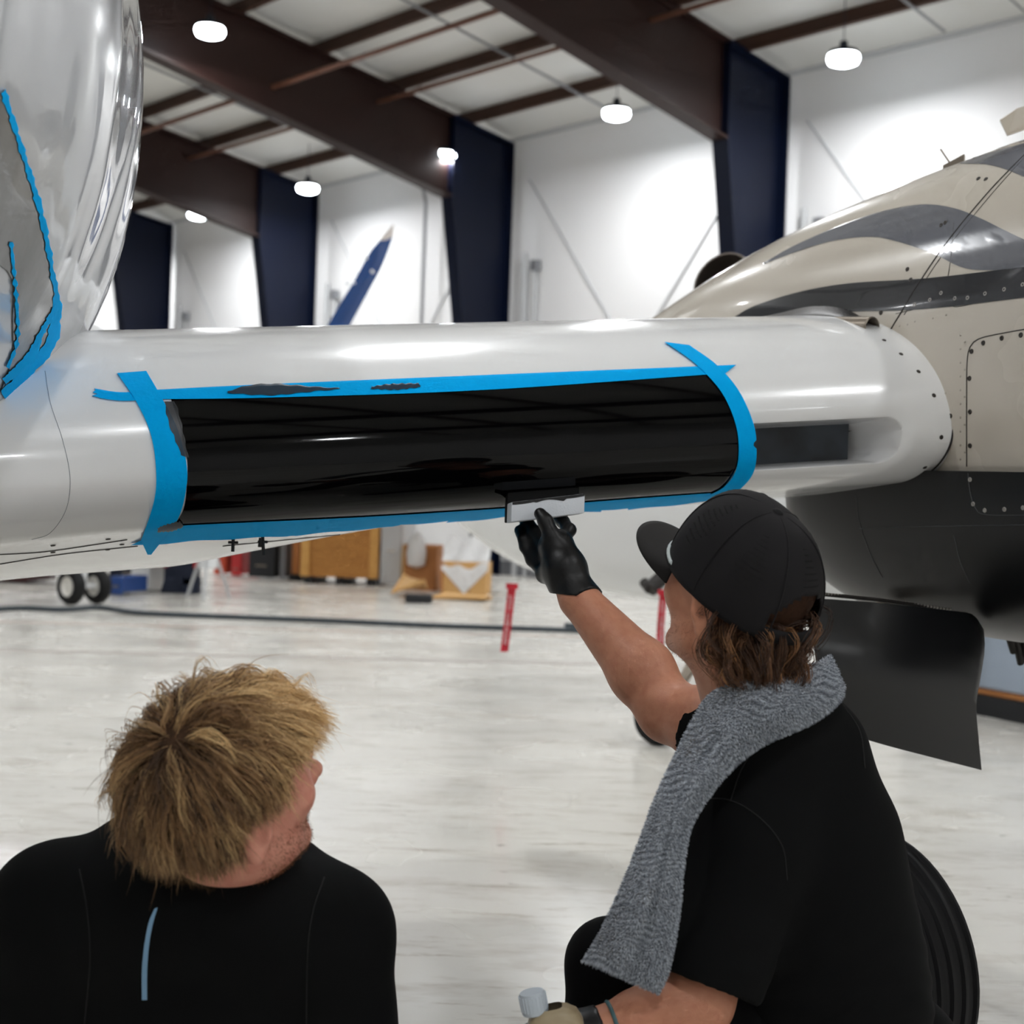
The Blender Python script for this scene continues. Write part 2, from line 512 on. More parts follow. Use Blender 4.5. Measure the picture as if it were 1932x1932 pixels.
# floor: polished pale epoxy with scuffs
def floor_material():
    m = bpy.data.materials.new('epoxy_floor'); m.use_nodes = True; nt = m.node_tree; b = nt.nodes['Principled BSDF']
    tc = nt.nodes.new('ShaderNodeTexCoord')
    def N(scale, detail, rough=0.6, stretch=None):
        n = nt.nodes.new('ShaderNodeTexNoise'); n.inputs['Scale'].default_value = scale; n.inputs['Detail'].default_value = detail; n.inputs['Roughness'].default_value = rough
        mp = nt.nodes.new('ShaderNodeMapping'); mp.inputs['Scale'].default_value = stretch or (1, 1, 1); mp.inputs['Rotation'].default_value = (0, 0, 0.2)
        nt.links.new(tc.outputs['Object'], mp.inputs['Vector']); nt.links.new(mp.outputs[0], n.inputs['Vector']); return n
    def rng(n, lo, hi, a, c):
        r = nt.nodes.new('ShaderNodeMapRange'); r.inputs[1].default_value = lo; r.inputs[2].default_value = hi; r.inputs[3].default_value = a; r.inputs[4].default_value = c
        nt.links.new(n.outputs[0], r.inputs[0]); return r
    def mix(fac, c1, c2):
        mx = nt.nodes.new('ShaderNodeMix'); mx.data_type = 'RGBA'
        nt.links.new(fac.outputs[0], mx.inputs[0])
        if isinstance(c1, tuple): mx.inputs[6].default_value = lin(c1) + (1,)
        else: nt.links.new(c1.outputs[2], mx.inputs[6])
        mx.inputs[7].default_value = lin(c2) + (1,)
        return mx
    c = mix(rng(N(0.35, 3), 0.35, 0.7, 0, 0.8), (228, 226, 219), (211, 208, 200))
    c = mix(rng(N(2.2, 4, 0.7, (1, 2.5, 1)), 0.50, 0.72, 0, 0.7), c, (186, 178, 166))
    c = mix(rng(N(3.5, 5, 0.75, (0.7, 4.0, 1)), 0.57, 0.72, 0, 0.8), c, (146, 128, 108))
    c = mix(rng(N(9.0, 2, 0.6), 0.70, 0.78, 0, 0.6), c, (120, 108, 100))
    nt.links.new(c.outputs[2], b.inputs['Base Color'])
    r = rng(N(1.5, 2), 0.3, 0.75, 0.16, 0.34); nt.links.new(r.outputs[0], b.inputs['Roughness'])
    b.inputs['Specular IOR Level'].default_value = 0.5
    return m
mb = MB(); mb.prism([hp(T0, LOPP, 0), hp(T1, LOPP, 0), hp(T1, LW, 0), hp(T0, LW, 0)], (0, 0, -0.2))
floor = tag(mb.build('floor', floor_material()), 'pale scuffed epoxy hangar floor', None, kind='structure')
# walls
def wall(name, p, q, z0, z1, thick, label):
    mb = MB(); d = (q - p); 
    mb.prism([p + Vector((0, 0, z0)), q + Vector((0, 0, z0)), q + Vector((0, 0, z1)), p + Vector((0, 0, z1))], thick)
    return tag(mb.build(name, m_wall), label, None, kind='structure')
wall_r = wall('wall_right', hp(T0, LW, 0), hp(T1, LW, 0), 0, EAVE + 0.2, M * 0.2, 'white lined hangar side wall behind the navy columns')
wall('wall_left', hp(T0, LOPP, 0), hp(T1, LOPP, 0), 0, roof_z(LOPP) + 0.3, -M * 0.2, 'white hangar wall opposite the navy columns')
for nm, t, dr, lb in (('wall_far', T1, W, 'far white end wall of the hangar'), ('wall_near', T0, -W, 'near white end wall of the hangar')):
    mb = MB()
    mb.prism([hp(t, LOPP, 0), hp(t, LW, 0), hp(t, LW, EAVE + 0.3), hp(t, RIDGE_L, roof_z(RIDGE_L) + 0.35), hp(t, LOPP, roof_z(LOPP) + 0.35)], dr * 0.2)
    tag(mb.build(nm, m_wall), lb, None, kind='structure')
# ceiling liner panels: one sheet per slope, pillowed between the purlins
PUR = [15.95 - 1.52 * i for i in range(12)]
mb = MB(); prof = []
Ls = [LW + 0.05] + [x for i in range(len(PUR) - 1) for x in (PUR[i], (PUR[i] * 2 + PUR[i + 1]) / 3, (PUR[i] + 2 * PUR[i + 1]) / 3)] + [RIDGE_L]
for x in Ls:
    sag = 0.0 if any(abs(x - p) < 1e-6 for p in PUR) else -0.05
    prof.append((x, roof_z(x) + 0.24 + sag))
prof += [(LOPP - 0.05, roof_z(LOPP) + 0.24)]
mb.grid([[hp(T0, x, z), hp(T1, x, z)] for x, z in prof]); mb.grid([[hp(T0, x, z + 0.15), hp(T1, x, z + 0.15)] for x, z in prof])
ceiling = tag(mb.build('ceiling', m_ceil, smooth=None, fix=False), 'white insulated roof lining above brown purlins', None, kind='structure')
# frames
FT = [12.58 + 5.8 * k for k in range(-4, 7)]
def frame_bottom(L):
    t = max(0.0, (15.54 - L) / (15.54 - RIDGE_L)); top = roof_z(L)
    return top - (1.33 * (1 - t) + 0.75 * t)
ords = {0: 'nearest the beige engine pod', 1: 'second from the engine pod, above the black boot', 2: 'third from the engine pod, beside the blue wing tip',
        3: 'fourth from the engine pod, nearly behind the silver body', 4: 'fifth from the engine pod, half hidden by the silver body'}
tw = 0.14
for k, t in enumerate(FT):
    idx = k - 4
    root = empty('roof_frame', hp(t, 16.7, 0))
    if idx in ords: lb = 'brown steel rafter on a navy column, ' + ords[idx]
    elif idx < 0: lb = 'brown steel rafter on a navy column, nearer than the picture shows'
    else: lb = 'brown steel rafter on a navy column, hidden far behind the silver body'
    tag(root, lb, 'roof frame', 'steel frames along the white wall')
    # column: web + flanges
    mb = MB(); zi = 6.36
    co = [(16.9, 0), (16.9, EAVE), (15.54, roof_z(15.54) - 0.02), (15.54, zi), (16.55, 0)]
    mb.prism([hp(t - 0.012, L, z) for L, z in co], W * 0.024)
    inn = Vector((0, 0, 0))
    def flange(L0, z0, L1, z1, th=0.03):
        a, b = hp(t, L0, z0), hp(t, L1, z1); c = (a + b) / 2; e = (b - a) / 2
        nrm = e.cross(W).normalized()
        mb.box(c, W * tw, nrm * th / 2, e)
    flange(15.54, zi, 16.55, 0); flange(16.9, 0, 16.9, EAVE); flange(16.9, EAVE, 15.54, roof_z(15.54)); flange(15.54, zi, 15.54, roof_z(15.54))
    mb.build('column', m_navy, root)
    mb = MB(); mir = lambda L: 2 * RIDGE_L - L
    mb.prism([hp(t - 0.012, mir(L), z) for L, z in co], W * 0.024)
    flange(mir(15.54), zi, mir(16.55), 0); flange(mir(16.9), 0, mir(16.9), EAVE)
    mb.build('column', m_navy, root)
    # rafter (both slopes)
    mb = MB()
    for sgn in (1, -1):
        if sgn == 1:
            a = [(15.53, zi), (15.53, roof_z(15.53)), (RIDGE_L, roof_z(RIDGE_L)), (RIDGE_L, frame_bottom(RIDGE_L))]
        else:
            mir = lambda L: 2 * RIDGE_L - L
            a = [(mir(15.53), zi), (mir(15.53), roof_z(15.53)), (RIDGE_L, roof_z(RIDGE_L)), (RIDGE_L, frame_bottom(RIDGE_L))]
        mb.prism([hp(t - 0.012, L, z) for L, z in a], W * 0.024)
        flange(a[0][0], a[0][1], a[3][0], a[3][1]); flange(a[1][0], a[1][1], a[2][0], a[2][1])
    mb.build('rafter', m_brown, root)
    mb = MB()
    for L in (14.2, 12.68, 11.16, 9.64):          # flange stays
        mb.tube([hp(t, L, frame_bottom(L) + 0.03), hp(t + 0.55, L, roof_z(L) + 0.1)], 0.025, 5)
    mb.build('flange_brace', m_brown, root)
# purlins: one beam per line and bay
pm = None
for i, L in enumerate(PUR):
    mb = MB()
    z = roof_z(L) + 0.02
    for (a, b) in ((T0, T1),):
        mb.box(hp((a + b) / 2, L, z + 0.1), W * (b - a) / 2, M * 0.012, Vector((0, 0, 0.1)))
        mb.box(hp((a + b) / 2, L - 0.035, z), W * (b - a) / 2, M * 0.045, Vector((0, 0, 0.01)))
        mb.box(hp((a + b) / 2, L + 0.035, z + 0.2), W * (b - a) / 2, M * 0.045, Vector((0, 0, 0.01)))
    mb.build('purlin', m_purlin, ceiling)
mb = MB(); mb.box(hp((T0 + T1) / 2, LW - 0.03, EAVE + 0.16), W * (T1 - T0) / 2, M * 0.03, Vector((0, 0, 0.05))); mb.build('eave_strut', m_lightpipe, wall_r)
# roof pipes along and rods across
for L, z, r in ((14.0, 7.60, 0.035), (12.0, 7.38, 0.04), (8.6, 8.1, 0.03)):
    mb = MB(); mb.tube([hp(T0, L, z), hp(T1, L, z)], r, 8); mb.build('sprinkler_pipe', m_pipe, ceiling, smooth=60)
for k in range(-2, 6):
    for dt in (1.9, 3.0):
        t = 12.58 + 5.8 * k + dt
        mb = MB(); mb.tube([hp(t, LW - 0.6, roof_z(LW - 0.6) - 0.06), hp(t, 2.0, roof_z(2.0) - 0.06)], 0.022 if dt == 3.0 else 0.014, 6)
        mb.build('roof_rod', m_cond, ceiling)
# wall details: bracing rods seen through the liner, pipes, posts
for k in range(-1, 5):
    t = 12.58 + 5.8 * k
    for a, b in (((t + 0.4, 0.4), (t + 5.5, EAVE - 0.6)), ((t + 5.5, 0.4), (t + 0.4, EAVE - 0.6))):
        mb = MB(); mb.tube([hp(a[0], LW - 0.02, a[1]), hp(b[0], LW - 0.02, b[1])], 0.018, 5); mb.build('brace_rod', m_lightpipe, wall_r)
    mb = MB()
    for dt in (0.35, 0.62):
        mb.tube([hp(t - dt, LW - 0.1, 0), hp(t - dt, LW - 0.1, 5.6 if dt < 0.5 else 5.3)], 0.05 if dt < 0.5 else 0.03, 8)
    mb.build('downpipe', m_lightpipe, wall_r, smooth=60)
    mb = MB(); mb.box(hp(t - 0.62, LW - 0.1, 5.35), W * 0.07, M * 0.06, Vector((0, 0, 0.09))); mb.build('junction_box', m_cond, wall_r)
mb = MB()
q0 = at(755, 330, 26.2); tt = W.dot(q0)
mb.tube([hp(tt, LW - 1.8, roof_z(LW - 1.8) - 0.25), hp(tt, LW - 0.3, EAVE - 0.45), hp(tt, LW - 0.22, EAVE - 0.7), hp(tt, LW - 0.22, 0)], 0.035, 8)
mb.build('conduit', m_cond, wall_r, smooth=60)
# grey wainscot strip low on the wall
mb = MB(); mb.box(hp((T0 + T1) / 2, LW - 0.03, 0.12), W * (T1 - T0) / 2, M * 0.03, Vector((0, 0, 0.12)))
tag(mb.build('baseboard_right', m_cond), 'grey strip along the foot of the white wall', None, kind='structure')

# lamps
m_lampbody = mat('lamp_housing', (40, 48, 60), 0.4, metal=0.5)
m_glow = mat('lamp_glow', (235, 246, 255), 0.4, emit=30.0)
m_glow.cycles.emission_sampling = 'NONE'        # each lamp's area light carries its light
world.cycles.sampling_method = 'NONE'
def lathe_mesh(name, prof, n=24, material=None):
    mb = MB(); mb.lathe((0, 0, 0), (0, 0, 1), prof, n); o = mb.build(name, material, None, smooth=50)
    me = o.data; bpy.data.objects.remove(o); return me
me_house = lathe_mesh('housing', [(0.001, 0.17), (0.05, 0.17), (0.055, 0.09), (0.18, 0.05), (0.195, 0.0), (0.19, -0.01)], 24, m_lampbody)
me_glow = lathe_mesh('diffuser', [(0.195, -0.005), (0.205, -0.05), (0.185, -0.105), (0.12, -0.13), (0.001, -0.138)], 24, m_glow)
mbx = MB(); mbx.tube([(0, 0, 0.16), (0, 0, 1.0)], 0.006, 5); oo = mbx.build('cable', m_lampbody); me_cable = oo.data; bpy.data.objects.remove(oo)
light_d = bpy.data.lights.new('lamp_light', 'AREA'); light_d.shape = 'DISK'; light_d.size = 0.34; light_d.energy = LAMP_WATT
light_d.color = (0.985, 0.99, 1.0)
def lamp(t, L, z, label):
    root = empty('ceiling_lamp', hp(t, L, z)); tag(root, label, 'lamp', 'high bay lamps under the roof')
    for nm, me in (('housing', me_house), ('diffuser', me_glow)):
        o = bpy.data.objects.new(nm, me); COL.objects.link(o); o.parent = root
    c = bpy.data.objects.new('cable', me_cable); COL.objects.link(c); c.parent = root
    gap = roof_z(L) + 0.2 - z; c.location = (0, 0, 0.16); c.scale = (1, 1, max(0.05, (gap - 0.16) / 0.84)); c.location.z = 0.16 - 0.16 * c.scale.z
    l = bpy.data.objects.new('lamp_light', light_d); COL.objects.link(l); l.parent = root; l.location = (0, 0, -0.15)
names = ['glowing oval high bay lamp right of the navy column by the engine pod', 'glowing oval high bay lamp between the two nearest navy columns',
         'glowing oval lamp in front of the second brown rafter and column', 'glowing oval lamp above the third navy column and blue wing tip',
         'glowing oval lamp between third and fourth navy columns', 'leftmost glowing oval lamp right at the silver body edge']
for k, nm in enumerate(names): lamp(10.59 + 3.94 * k, 15.5, 7.1, nm)
for k in range(6, 9): lamp(10.59 + 3.94 * k, 15.5, 7.1, 'glowing high bay lamp hidden behind the silver body')
lamp(17.36, 10.3, 7.62, 'highest glowing oval lamp against the long brown rafter at upper left')
HID = 'glowing high bay lamp overhead, outside the picture'
for k in (-4, -3, -2, -1): lamp(10.59 + 3.94 * k, 15.5, 7.1, HID)
for t in (-10, -4, 2, 9.5, 25.2, 33): lamp(t, 10.3, 7.62, HID)
for L, z, ts in ((4.5, 8.0, (-11, -3.5, 5.0, 11.5, 19, 27)), (-1.5, 8.3, (-11, -3.5, 4.0, 11.5, 19, 27)), (-8.0, 8.0, (-11, -4, 4, 12, 21))):
    for t in ts: lamp(t, L, z, HID)
# ------------------------------------------------------------------ the airplane in front
m_white = mat('white_paint', (244, 245, 246), 0.16, coat=0.5, coat_rough=0.04, var=(3.0, 0.12, (226, 226, 224)), rough_var=(6.0, 0.26))
m_slotdark = mat('intake_dark', (52, 56, 62), 0.45, var=(9, 0.7, (24, 26, 30)))
m_boot = mat('wet_black_dressing', (5, 5, 6), 0.05, spec=0.22, bump=(30, 0.02, 2, (0.10, 1, 1), 0.001))
m_beige = mat('beige_paint', (205, 197, 184), 0.2, coat=0.5, coat_rough=0.05, var=(2.2, 0.35, (186, 177, 163)), rough_var=(5, 0.3))
m_midgrey = mat('mid_grey_stripe', (108, 110, 117), 0.18, coat=0.4)
m_darkgrey = mat('charcoal_stripe', (44, 45, 48), 0.2, coat=0.3)
m_blackcowl = mat('satin_black_cowl', (17, 18, 20), 0.36, spec=0.4, var=(5, 0.5, (27, 28, 31), (1, 1, 3)))
m_door = mat('satin_black_door', (19, 20, 22), 0.30, spec=0.55)
m_seam = mat('dark_seam', (38, 34, 32), 0.6)
m_steel = mat('worn_steel', (150, 140, 128), 0.35, metal=0.9)
m_screw = mat('screw_dark', (62, 58, 54), 0.45, metal=0.4)
m_screwring = mat('screw_bright', (168, 164, 158), 0.4, metal=0.5)
plane = tag(empty('airplane', (0.2, 3.2, 0)), 'white and beige airplane with a black painted wing leading edge', 'airplane')

TH = math.radians(30)
CH = Vector((-math.sin(TH), math.cos(TH), 0)); SD = Vector((math.cos(TH), math.sin(TH), 0))
def nose_pt(X):
    u = min(1.0, max(0.0, (-0.62 - X) / 0.8))
    p = Vector((X, 2.553 + 0.35 * X, 1.146 + (X + 0.587) * 0.1025))
    p += Vector((0, -0.30 * u * u, -0.02 * u))
    return p, 1 + 0.25 * u * u
def section(X, q=1):
    """(chord, height) pairs from upper trailing edge over the nose to the lower trailing edge"""
    low = -(0.150 + 0.155 * max(0.0, min(0.38, -X)))
    out = []
    for t in np.linspace(0, 1, 26):                   # upper rear
        c = 1.75 - (1.75 - 0.45) * t; z = 0.27 - 0.24 * max(0.0, (c - 0.45) / 1.3) ** 1.7
        out.append((c, z))
    for a in list(np.linspace(90, 22, 44 * q)[1:]) + list(np.linspace(22, 0, 44 * q)[1:]):
        a = math.radians(a); out.append((0.45 * (1 - math.cos(a) ** 0.94), 0.27 * math.sin(a)))
    for a in list(np.linspace(0, 36, 60 * q)[1:]) + list(np.linspace(36, 78, 24 * q)[1:]):
        a = math.radians(a); out.append((0.15 * (1 - math.cos(a)), -0.108 * math.sin(a)))
    c0, z0 = out[-1]
    for t in np.linspace(0, 1, 22 * q)[1:]:
        c = c0 + (0.75 - c0) * t; z = z0 + (low - z0) * math.sin(t * math.pi / 2)
        out.append((c, z))
    for t in np.linspace(0, 1, 16)[1:]:
        c = 0.75 + 1.0 * t; out.append((c, low + (0.02 - low) * t ** 1.5))
    return out
def smooth01(x): x = min(1, max(0, x)); return x * x * (3 - 2 * x)
def slot_sdf(X, zr):
    cx, cz, hx, hz, r = 0.535, -0.014, 0.225, 0.038, 0.026
    qx, qz = abs(X - cx) - (hx - r), abs(zr - cz) - (hz - r)
    return math.hypot(max(qx, 0), max(qz, 0)) + min(max(qx, qz), 0) - r
def wing_mesh(dent):
    Xs = list(np.linspace(-1.75, 0.30, 90)) + list(np.linspace(0.31, 0.80, 150)) + list(np.linspace(0.81, 0.90, 10))
    if not dent: Xs = list(np.linspace(-1.75, 0.9, 110))
    mbw = MB(); G = []; D = []
    for X in Xs:
        p, sc = nose_pt(X); row = []; dr = []
        for c, z in section(X):
            d = 0.0
            if dent and c < 0.2:
                s = slot_sdf(X, z); d = 0.15 * smooth01((0.008 - s) / 0.017)
                d += 0.012 * smooth01((0.035 - s) / 0.05)
            row.append(p + CH * (c * sc + d) + Vector((0, 0, z * sc))); dr.append(d)
        G.append(row); D.append(dr)
    mbw.grid(G)
    n = len(G[0]); k = 0
    for i in range(len(G) - 1):
        for j in range(n - 1):
            if min(D[i][j], D[i + 1][j], D[i][j + 1], D[i + 1][j + 1]) > 0.125: mbw.mi[k] = 1
            k += 1
    for end in (0, len(G) - 1): mbw.add(G[end], [list(range(n))])
    return mbw
wing = wing_mesh(True).build('wing', [m_white, m_slotdark], plane, smooth=45)
tmp = wing_mesh(False).build('wing_smooth', m_white); bv_wing0 = bvh_of(tmp); bpy.data.objects.remove(tmp)
class WingSurface:
    """exact ray hits on the smooth wing section (facet hits refined by secant steps)"""
    def __init__(s): s.tab = {}; s.sp = Vector((CH.y, -CH.x, 0))
    def table(s, X):
        k = round(max(-0.4, min(0.1, X)), 2)
        if k not in s.tab:
            q = np.array(section(k, 14)); a = np.arctan2(q[:, 1], 0.3 - q[:, 0]); r = np.hypot(q[:, 1], 0.3 - q[:, 0])
            o = np.argsort(a); s.tab[k] = (a[o], r[o])
        return s.tab[k]
    def g(s, p):
        X = p.x
        for _ in range(6):
            n, sc = nose_pt(X); e = s.sp.dot(p - n); X += e / (s.sp.x + 0.35 * s.sp.y)
        n, sc = nose_pt(X); d = p - n; c, z = CH.dot(d) / sc, d.z / sc
        a, r = s.table(X)
        return math.hypot(z, 0.3 - c) - float(np.interp(math.atan2(z, 0.3 - c), a, r))
    def cast(s, px, py):
        h, n = cast(bv_wing0, px, py)
        if h is None: return None, None
        d = ray(px, py); y0, y1 = h.y - 0.002, h.y + 0.002
        g0, g1 = s.g(EYE + d * y0), s.g(EYE + d * y1)
        for _ in range(6):
            if abs(g1 - g0) < 1e-12: break
            y2 = y1 - g1 * (y1 - y0) / (g1 - g0)
            if abs(y2 - h.y) > 0.02: y2 = h.y; break
            y0, g0, y1 = y1, g1, y2; g1 = s.g(EYE + d * y1)
            if abs(g1) < 1e-9: break
        p = EYE + d * y1; e = 2e-4
        gn = Vector([s.g(p + Vector([e if k == j else 0 for k in range(3)])) - s.g(p - Vector([e if k == j else 0 for k in range(3)])) for j in range(3)])
        if gn.length > 1e-9: n = gn.normalized()
        return p, n
bv_wing = WingSurface()
# radiator plate inside the intake
mbw = MB(); P0, _ = nose_pt(0.40); P1, _ = nose_pt(0.735)
c = (P0 + P1) / 2 + CH * 0.118 + Vector((0, 0, -0.014)); mbw.box(c, (P1 - P0) / 2, CH * 0.004, Vector((0, 0, 0.045)))
mbw.build('intake_louvre', mat('louvre_grey', (58, 66, 76), 0.4, var=(8, 0.9, (16, 18, 22))), plane)
# de-ice boot
boot = patch('deice_boot', bv_wing,
      [(322, 752), (338, 800), (352, 860), (353, 905), (346, 960), (322, 998)],
      [(1335, 706), (1368, 745), (1390, 800), (1395, 850), (1385, 890), (1352, 935)], 130, 46, 0.0012, m_boot, plane,
      wob=lambda u, v: (0, 2.0 * math.sin(u * 90) * math.sin(u * 31 + 1) if v < 0.001 else 0))
boot['label'] = 'glossy wet black leading edge boot'
# underside lines and studs under the wing
for pts in ([(0, 1064), (120, 1045), (260, 1030)], [(0, 1046), (90, 1040), (240, 1018)], [(420, 1030), (700, 1003), (900, 985)]):
    line_on('panel_seam', bv_wing, pts, 0.0022, m_seam, wing, 40)
for pts in ([(0, 1165), (60, 990), (118, 935), (132, 880), (110, 790), (92, 740), (80, 700)],):
    line_on('panel_seam', bv_wing, [(85, 700), (95, 760), (118, 830), (132, 900), (125, 960), (95, 1005), (60, 1018)], 0.0010, mat('faint_seam', (150, 154, 160), 0.5), wing, 60)
me_stud = lathe_mesh('fastener', [(0.001, 0.0012), (0.0035, 0.0012), (0.0048, 0.0)], 10, m_screw)
def stud(px, py, bvh, parent, s=1.0, name='fastener', me=None):
    h, n = cast(bvh, px, py)
    if h is None: return
    o = bpy.data.objects.new(name, me or me_stud); COL.objects.link(o)
    q = n.to_track_quat('Z', 'Y')
    o.parent = parent; o.matrix_parent_inverse = parent_inv(parent)
    o.matrix_basis = Matrix.Translation(h + n * 0.0002) @ q.to_matrix().to_4x4() @ Matrix.Scale(s, 4)
    return o
for x, y in ((100, 1029), (100, 1042), (203, 1037), (204, 1017), (230, 1027), (620, 1001), (640, 990), (800, 985)): stud(x, y, bv_wing, wing)
for x, y in ((1668, 642), (1700, 668), (1733, 701), (1762, 746), (1776, 825), (1745, 882)): stud(x, y, bv_wing, wing)
# two small drain pins hanging under the wing
for i, (x, y, l) in enumerate(((440, 1016, 0.024), (495, 1012, 0.034))):
    h, n = cast(bv_wing, x, y); d = Vector((0.1 * i, 0, -1)).normalized()
    if h is None: continue
    mb = MB(); mb.tube([h + Vector((0, 0, 0.005)), h + d * l], 0.0032, 8); mb.tube([h + d * l * 0.3 - SD * 0.009, h + d * l * 0.3 + SD * 0.009], 0.0026, 6)
    if i: mb.tube([h + d * 0.003 - SD * 0.003, h + d * 0.02 - SD * 0.006], 0.004, 8)
    mb.build('drain_pin', m_seam, wing, smooth=50)

# ---- engine nacelle
FD = -CH
def nac_center(a, lat): return Vector((0.866, 2.856, 0)) + FD * a + SD * lat
NS = [(-2.3, 1.46, 1.40, .06), (-1.9, 1.53, 1.38, .18), (-1.6, 1.61, 1.36, .27), (-1.3, 1.70, 1.33, .33), (-.85, 1.825, 1.28, .39), (-.6, 1.88, 1.18, .405), (-.35, 1.92, .96, .415), (0, 1.955, .90, .42),
      (.5, 1.965, .92, .42), (1.2, 1.93, .97, .40), (1.7, 1.84, 1.08, .34), (1.85, 1.72, 1.2, .22)]
def interp_rows(rows, xs):
    R = np.array(rows); return [[x] + [float(np.interp(x, R[:, 0], R[:, k])) for k in range(1, R.shape[1])] for x in xs]
def smooth_rows(rows, xs):
    R = np.array(rows); fine = np.linspace(R[0, 0], R[-1, 0], 400); out = [fine]
    for k in range(1, R.shape[1]):
        y = np.interp(fine, R[:, 0], R[:, k]); ker = np.hanning(61); ker /= ker.sum()
        y2 = np.convolve(np.pad(y, 30, mode='reflect', reflect_type='odd'), ker, 'valid'); out.append(y2)
    return [[x] + [float(np.interp(x, fine, o)) for o in out[1:]] for x in xs]
rows = smooth_rows(NS, np.linspace(-2.3, 1.85, 90))
def nac_section(zt, zb, w, n=72, off=0.0, squ=2.5):
    zc, hh = (zt + zb) / 2, (zt - zb) / 2; out = []
    for k in range(n):
        a = 2 * math.pi * k / n; ca, sa = math.cos(a), math.sin(a)
        ex = 2 / squ
        out.append(((w + off) * math.copysign(abs(ca) ** ex, ca), zc + (hh + off) * math.copysign(abs(sa) ** ex, sa)))
    return out
mbn = MB(); G = []
for a, zt, zb, w in rows:
    G.append([nac_center(a, 0.42 + x) + Vector((0, 0, z)) for x, z in nac_section(zt, zb, w)])
for g in G: g.append(g[0])
mbn.grid(G)
mbn.add(G[0][:-1], [list(range(72))]); mbn.add(G[-1][:-1], [list(range(72))])
nac = mbn.build('nacelle', m_beige, plane, smooth=45); bv_nac = bvh_of(nac)
# black lower cowl (a shell over the lower half)
LS = [(-.62, .99, .30), (-.56, .955, .36), (-.45, .915, .40), (-.25, .885, .42), (0, .875, .424), (.5, .885, .424), (1.2, .94, .404), (1.7, 1.06, .345)]
lrow = smooth_rows(LS, np.linspace(-.62, 1.7, 60)); G = []
for a, zb, w in lrow:
    ztop = 1.212 - 0.02 * a; ring = []
    for k in range(41):
        an = math.pi + math.pi * k / 40; ca, sa = math.cos(an), math.sin(an)
        x = (w + .006) * math.copysign(abs(ca) ** 0.62, ca); z = ztop + (ztop - zb + .02) * math.copysign(abs(sa) ** 0.80, sa)
        ring.append(nac_center(a, 0.42 + x) + Vector((0, 0, z)))
    G.append(ring)
mbl = MB(); mbl.grid(G)
for g in (G[0], G[-1]): mbl.add(g, [list(range(len(g)))])
cowl = mbl.build('lower_cowl', m_blackcowl, plane, smooth=45); bv_cowl = bvh_of(cowl)
# stripes
patch('stripe', bv_nac, [(1440, 497), (1500, 463), (1580, 428), (1660, 400), (1740, 386), (1800, 393), (1850, 412), (1940, 455), (2020, 478), (2090, 486)],
      [(1440, 499), (1500, 476), (1570, 455), (1640, 447), (1690, 455), (1760, 478), (1830, 508), (1940, 506), (2020, 496), (2090, 488)], 14, 60, 0.0008, m_midgrey, nac)
patch('stripe', bv_nac, [(1800, 308), (1860, 288), (1940, 262), (2060, 232), (2180, 210)], [(1800, 309), (1870, 312), (1940, 337), (2060, 390), (2180, 430)], 10, 34, 0.0008, m_midgrey, nac)
patch('stripe', bv_nac, [(1385, 599), (1420, 579), (1500, 553), (1600, 535), (1750, 525), (1940, 503), (2140, 480), (2340, 458)],
      [(1387, 601), (1440, 600), (1500, 597), (1600, 588), (1700, 586), (1800, 578), (1940, 561), (2140, 542), (2340, 522)], 14, 70, 0.0011, m_darkgrey, nac)
# seams on the nacelle
for pts, wd in (([(1940, 285), (1860, 368), (1770, 480), (1700, 590), (1672, 636)], 0.0035),
            ([(1935, 295), (1866, 372), (1776, 484), (1706, 594)], 0.0018),
            ([(1800, 420), (1795, 480), (1785, 545), (1783, 560)], 0.0016),
            ([(1690, 592), (1740, 580), (1760, 575)], 0.0014), ([(1797, 575), (1805, 579), (1850, 570), (1940, 552)], 0.0014),
            ([(2112, 870), (2112, 660), (2106, 615), (2080, 596), (1940, 620), (1895, 628), (1850, 638), (1832, 652), (1825, 680), (1824, 760), (1824, 880)], 0.0022)):
    line_on('panel_seam', bv_nac, pts, wd, m_seam, nac, 70)
for pts in ([(1826, 886), (1830, 925), (1840, 958), (1860, 971), (1940, 972), (2080, 972), (2106, 958), (2112, 900)], [(1615, 935), (1622, 985), (1640, 1040), (1665, 1090)], [(1620, 997), (1760, 993), (1940, 990), (2200, 986)],
            [(1800, 1010), (1812, 1060), (1830, 1100)]):
    line_on('panel_seam', bv_cowl, pts, 0.0018, mat('cowl_seam', (58, 60, 64), 0.4), cowl, 60)
# screws
me_ring = lathe_mesh('screw', [(0.001, 0.0006), (0.0022, 0.0006), (0.0024, 0.0014), (0.0042, 0.0014), (0.0052, 0.0)], 14, m_screw)
me_ring2 = lathe_mesh('screw', [(0.001, 0.0006), (0.0020, 0.0006), (0.0022, 0.0014), (0.0040, 0.0014), (0.0048, 0.0)], 14, m_screwring)
for x, y in ((1855, 647), (1890, 638), (1926, 632), (1833, 663), (1829, 714), (1830, 777), (1830, 841), (1793, 785), (1793, 826), (1784, 853), (1769, 879), (1668, 622), (1662, 590), (1718, 528), (1712, 508), (1776, 425), (1784, 420), (1846, 337), (1860, 338)):
    stud(x, y, bv_nac, nac, 1.0, 'screw', me_ring)
for x, y in ((1726, 575), (1755, 566), (1776, 553), (1802, 563), (1826, 562), (1859, 554), (1895, 546), (1930, 537)):
    stud(x, y, bv_nac, nac, 1.0, 'screw', me_ring2)
for x, y in ((1830, 905), (1836, 951), (1858, 963), (1895, 961), (1930, 958)): stud(x, y, bv_cowl, cowl, 1.0, 'screw', me_ring2)
me_riv = lathe_mesh('rivet', [(0.001, 0.0006), (0.0018, 0.0005), (0.0026, 0.0)], 8, mat('rivet_beige', (176, 168, 155), 0.35))
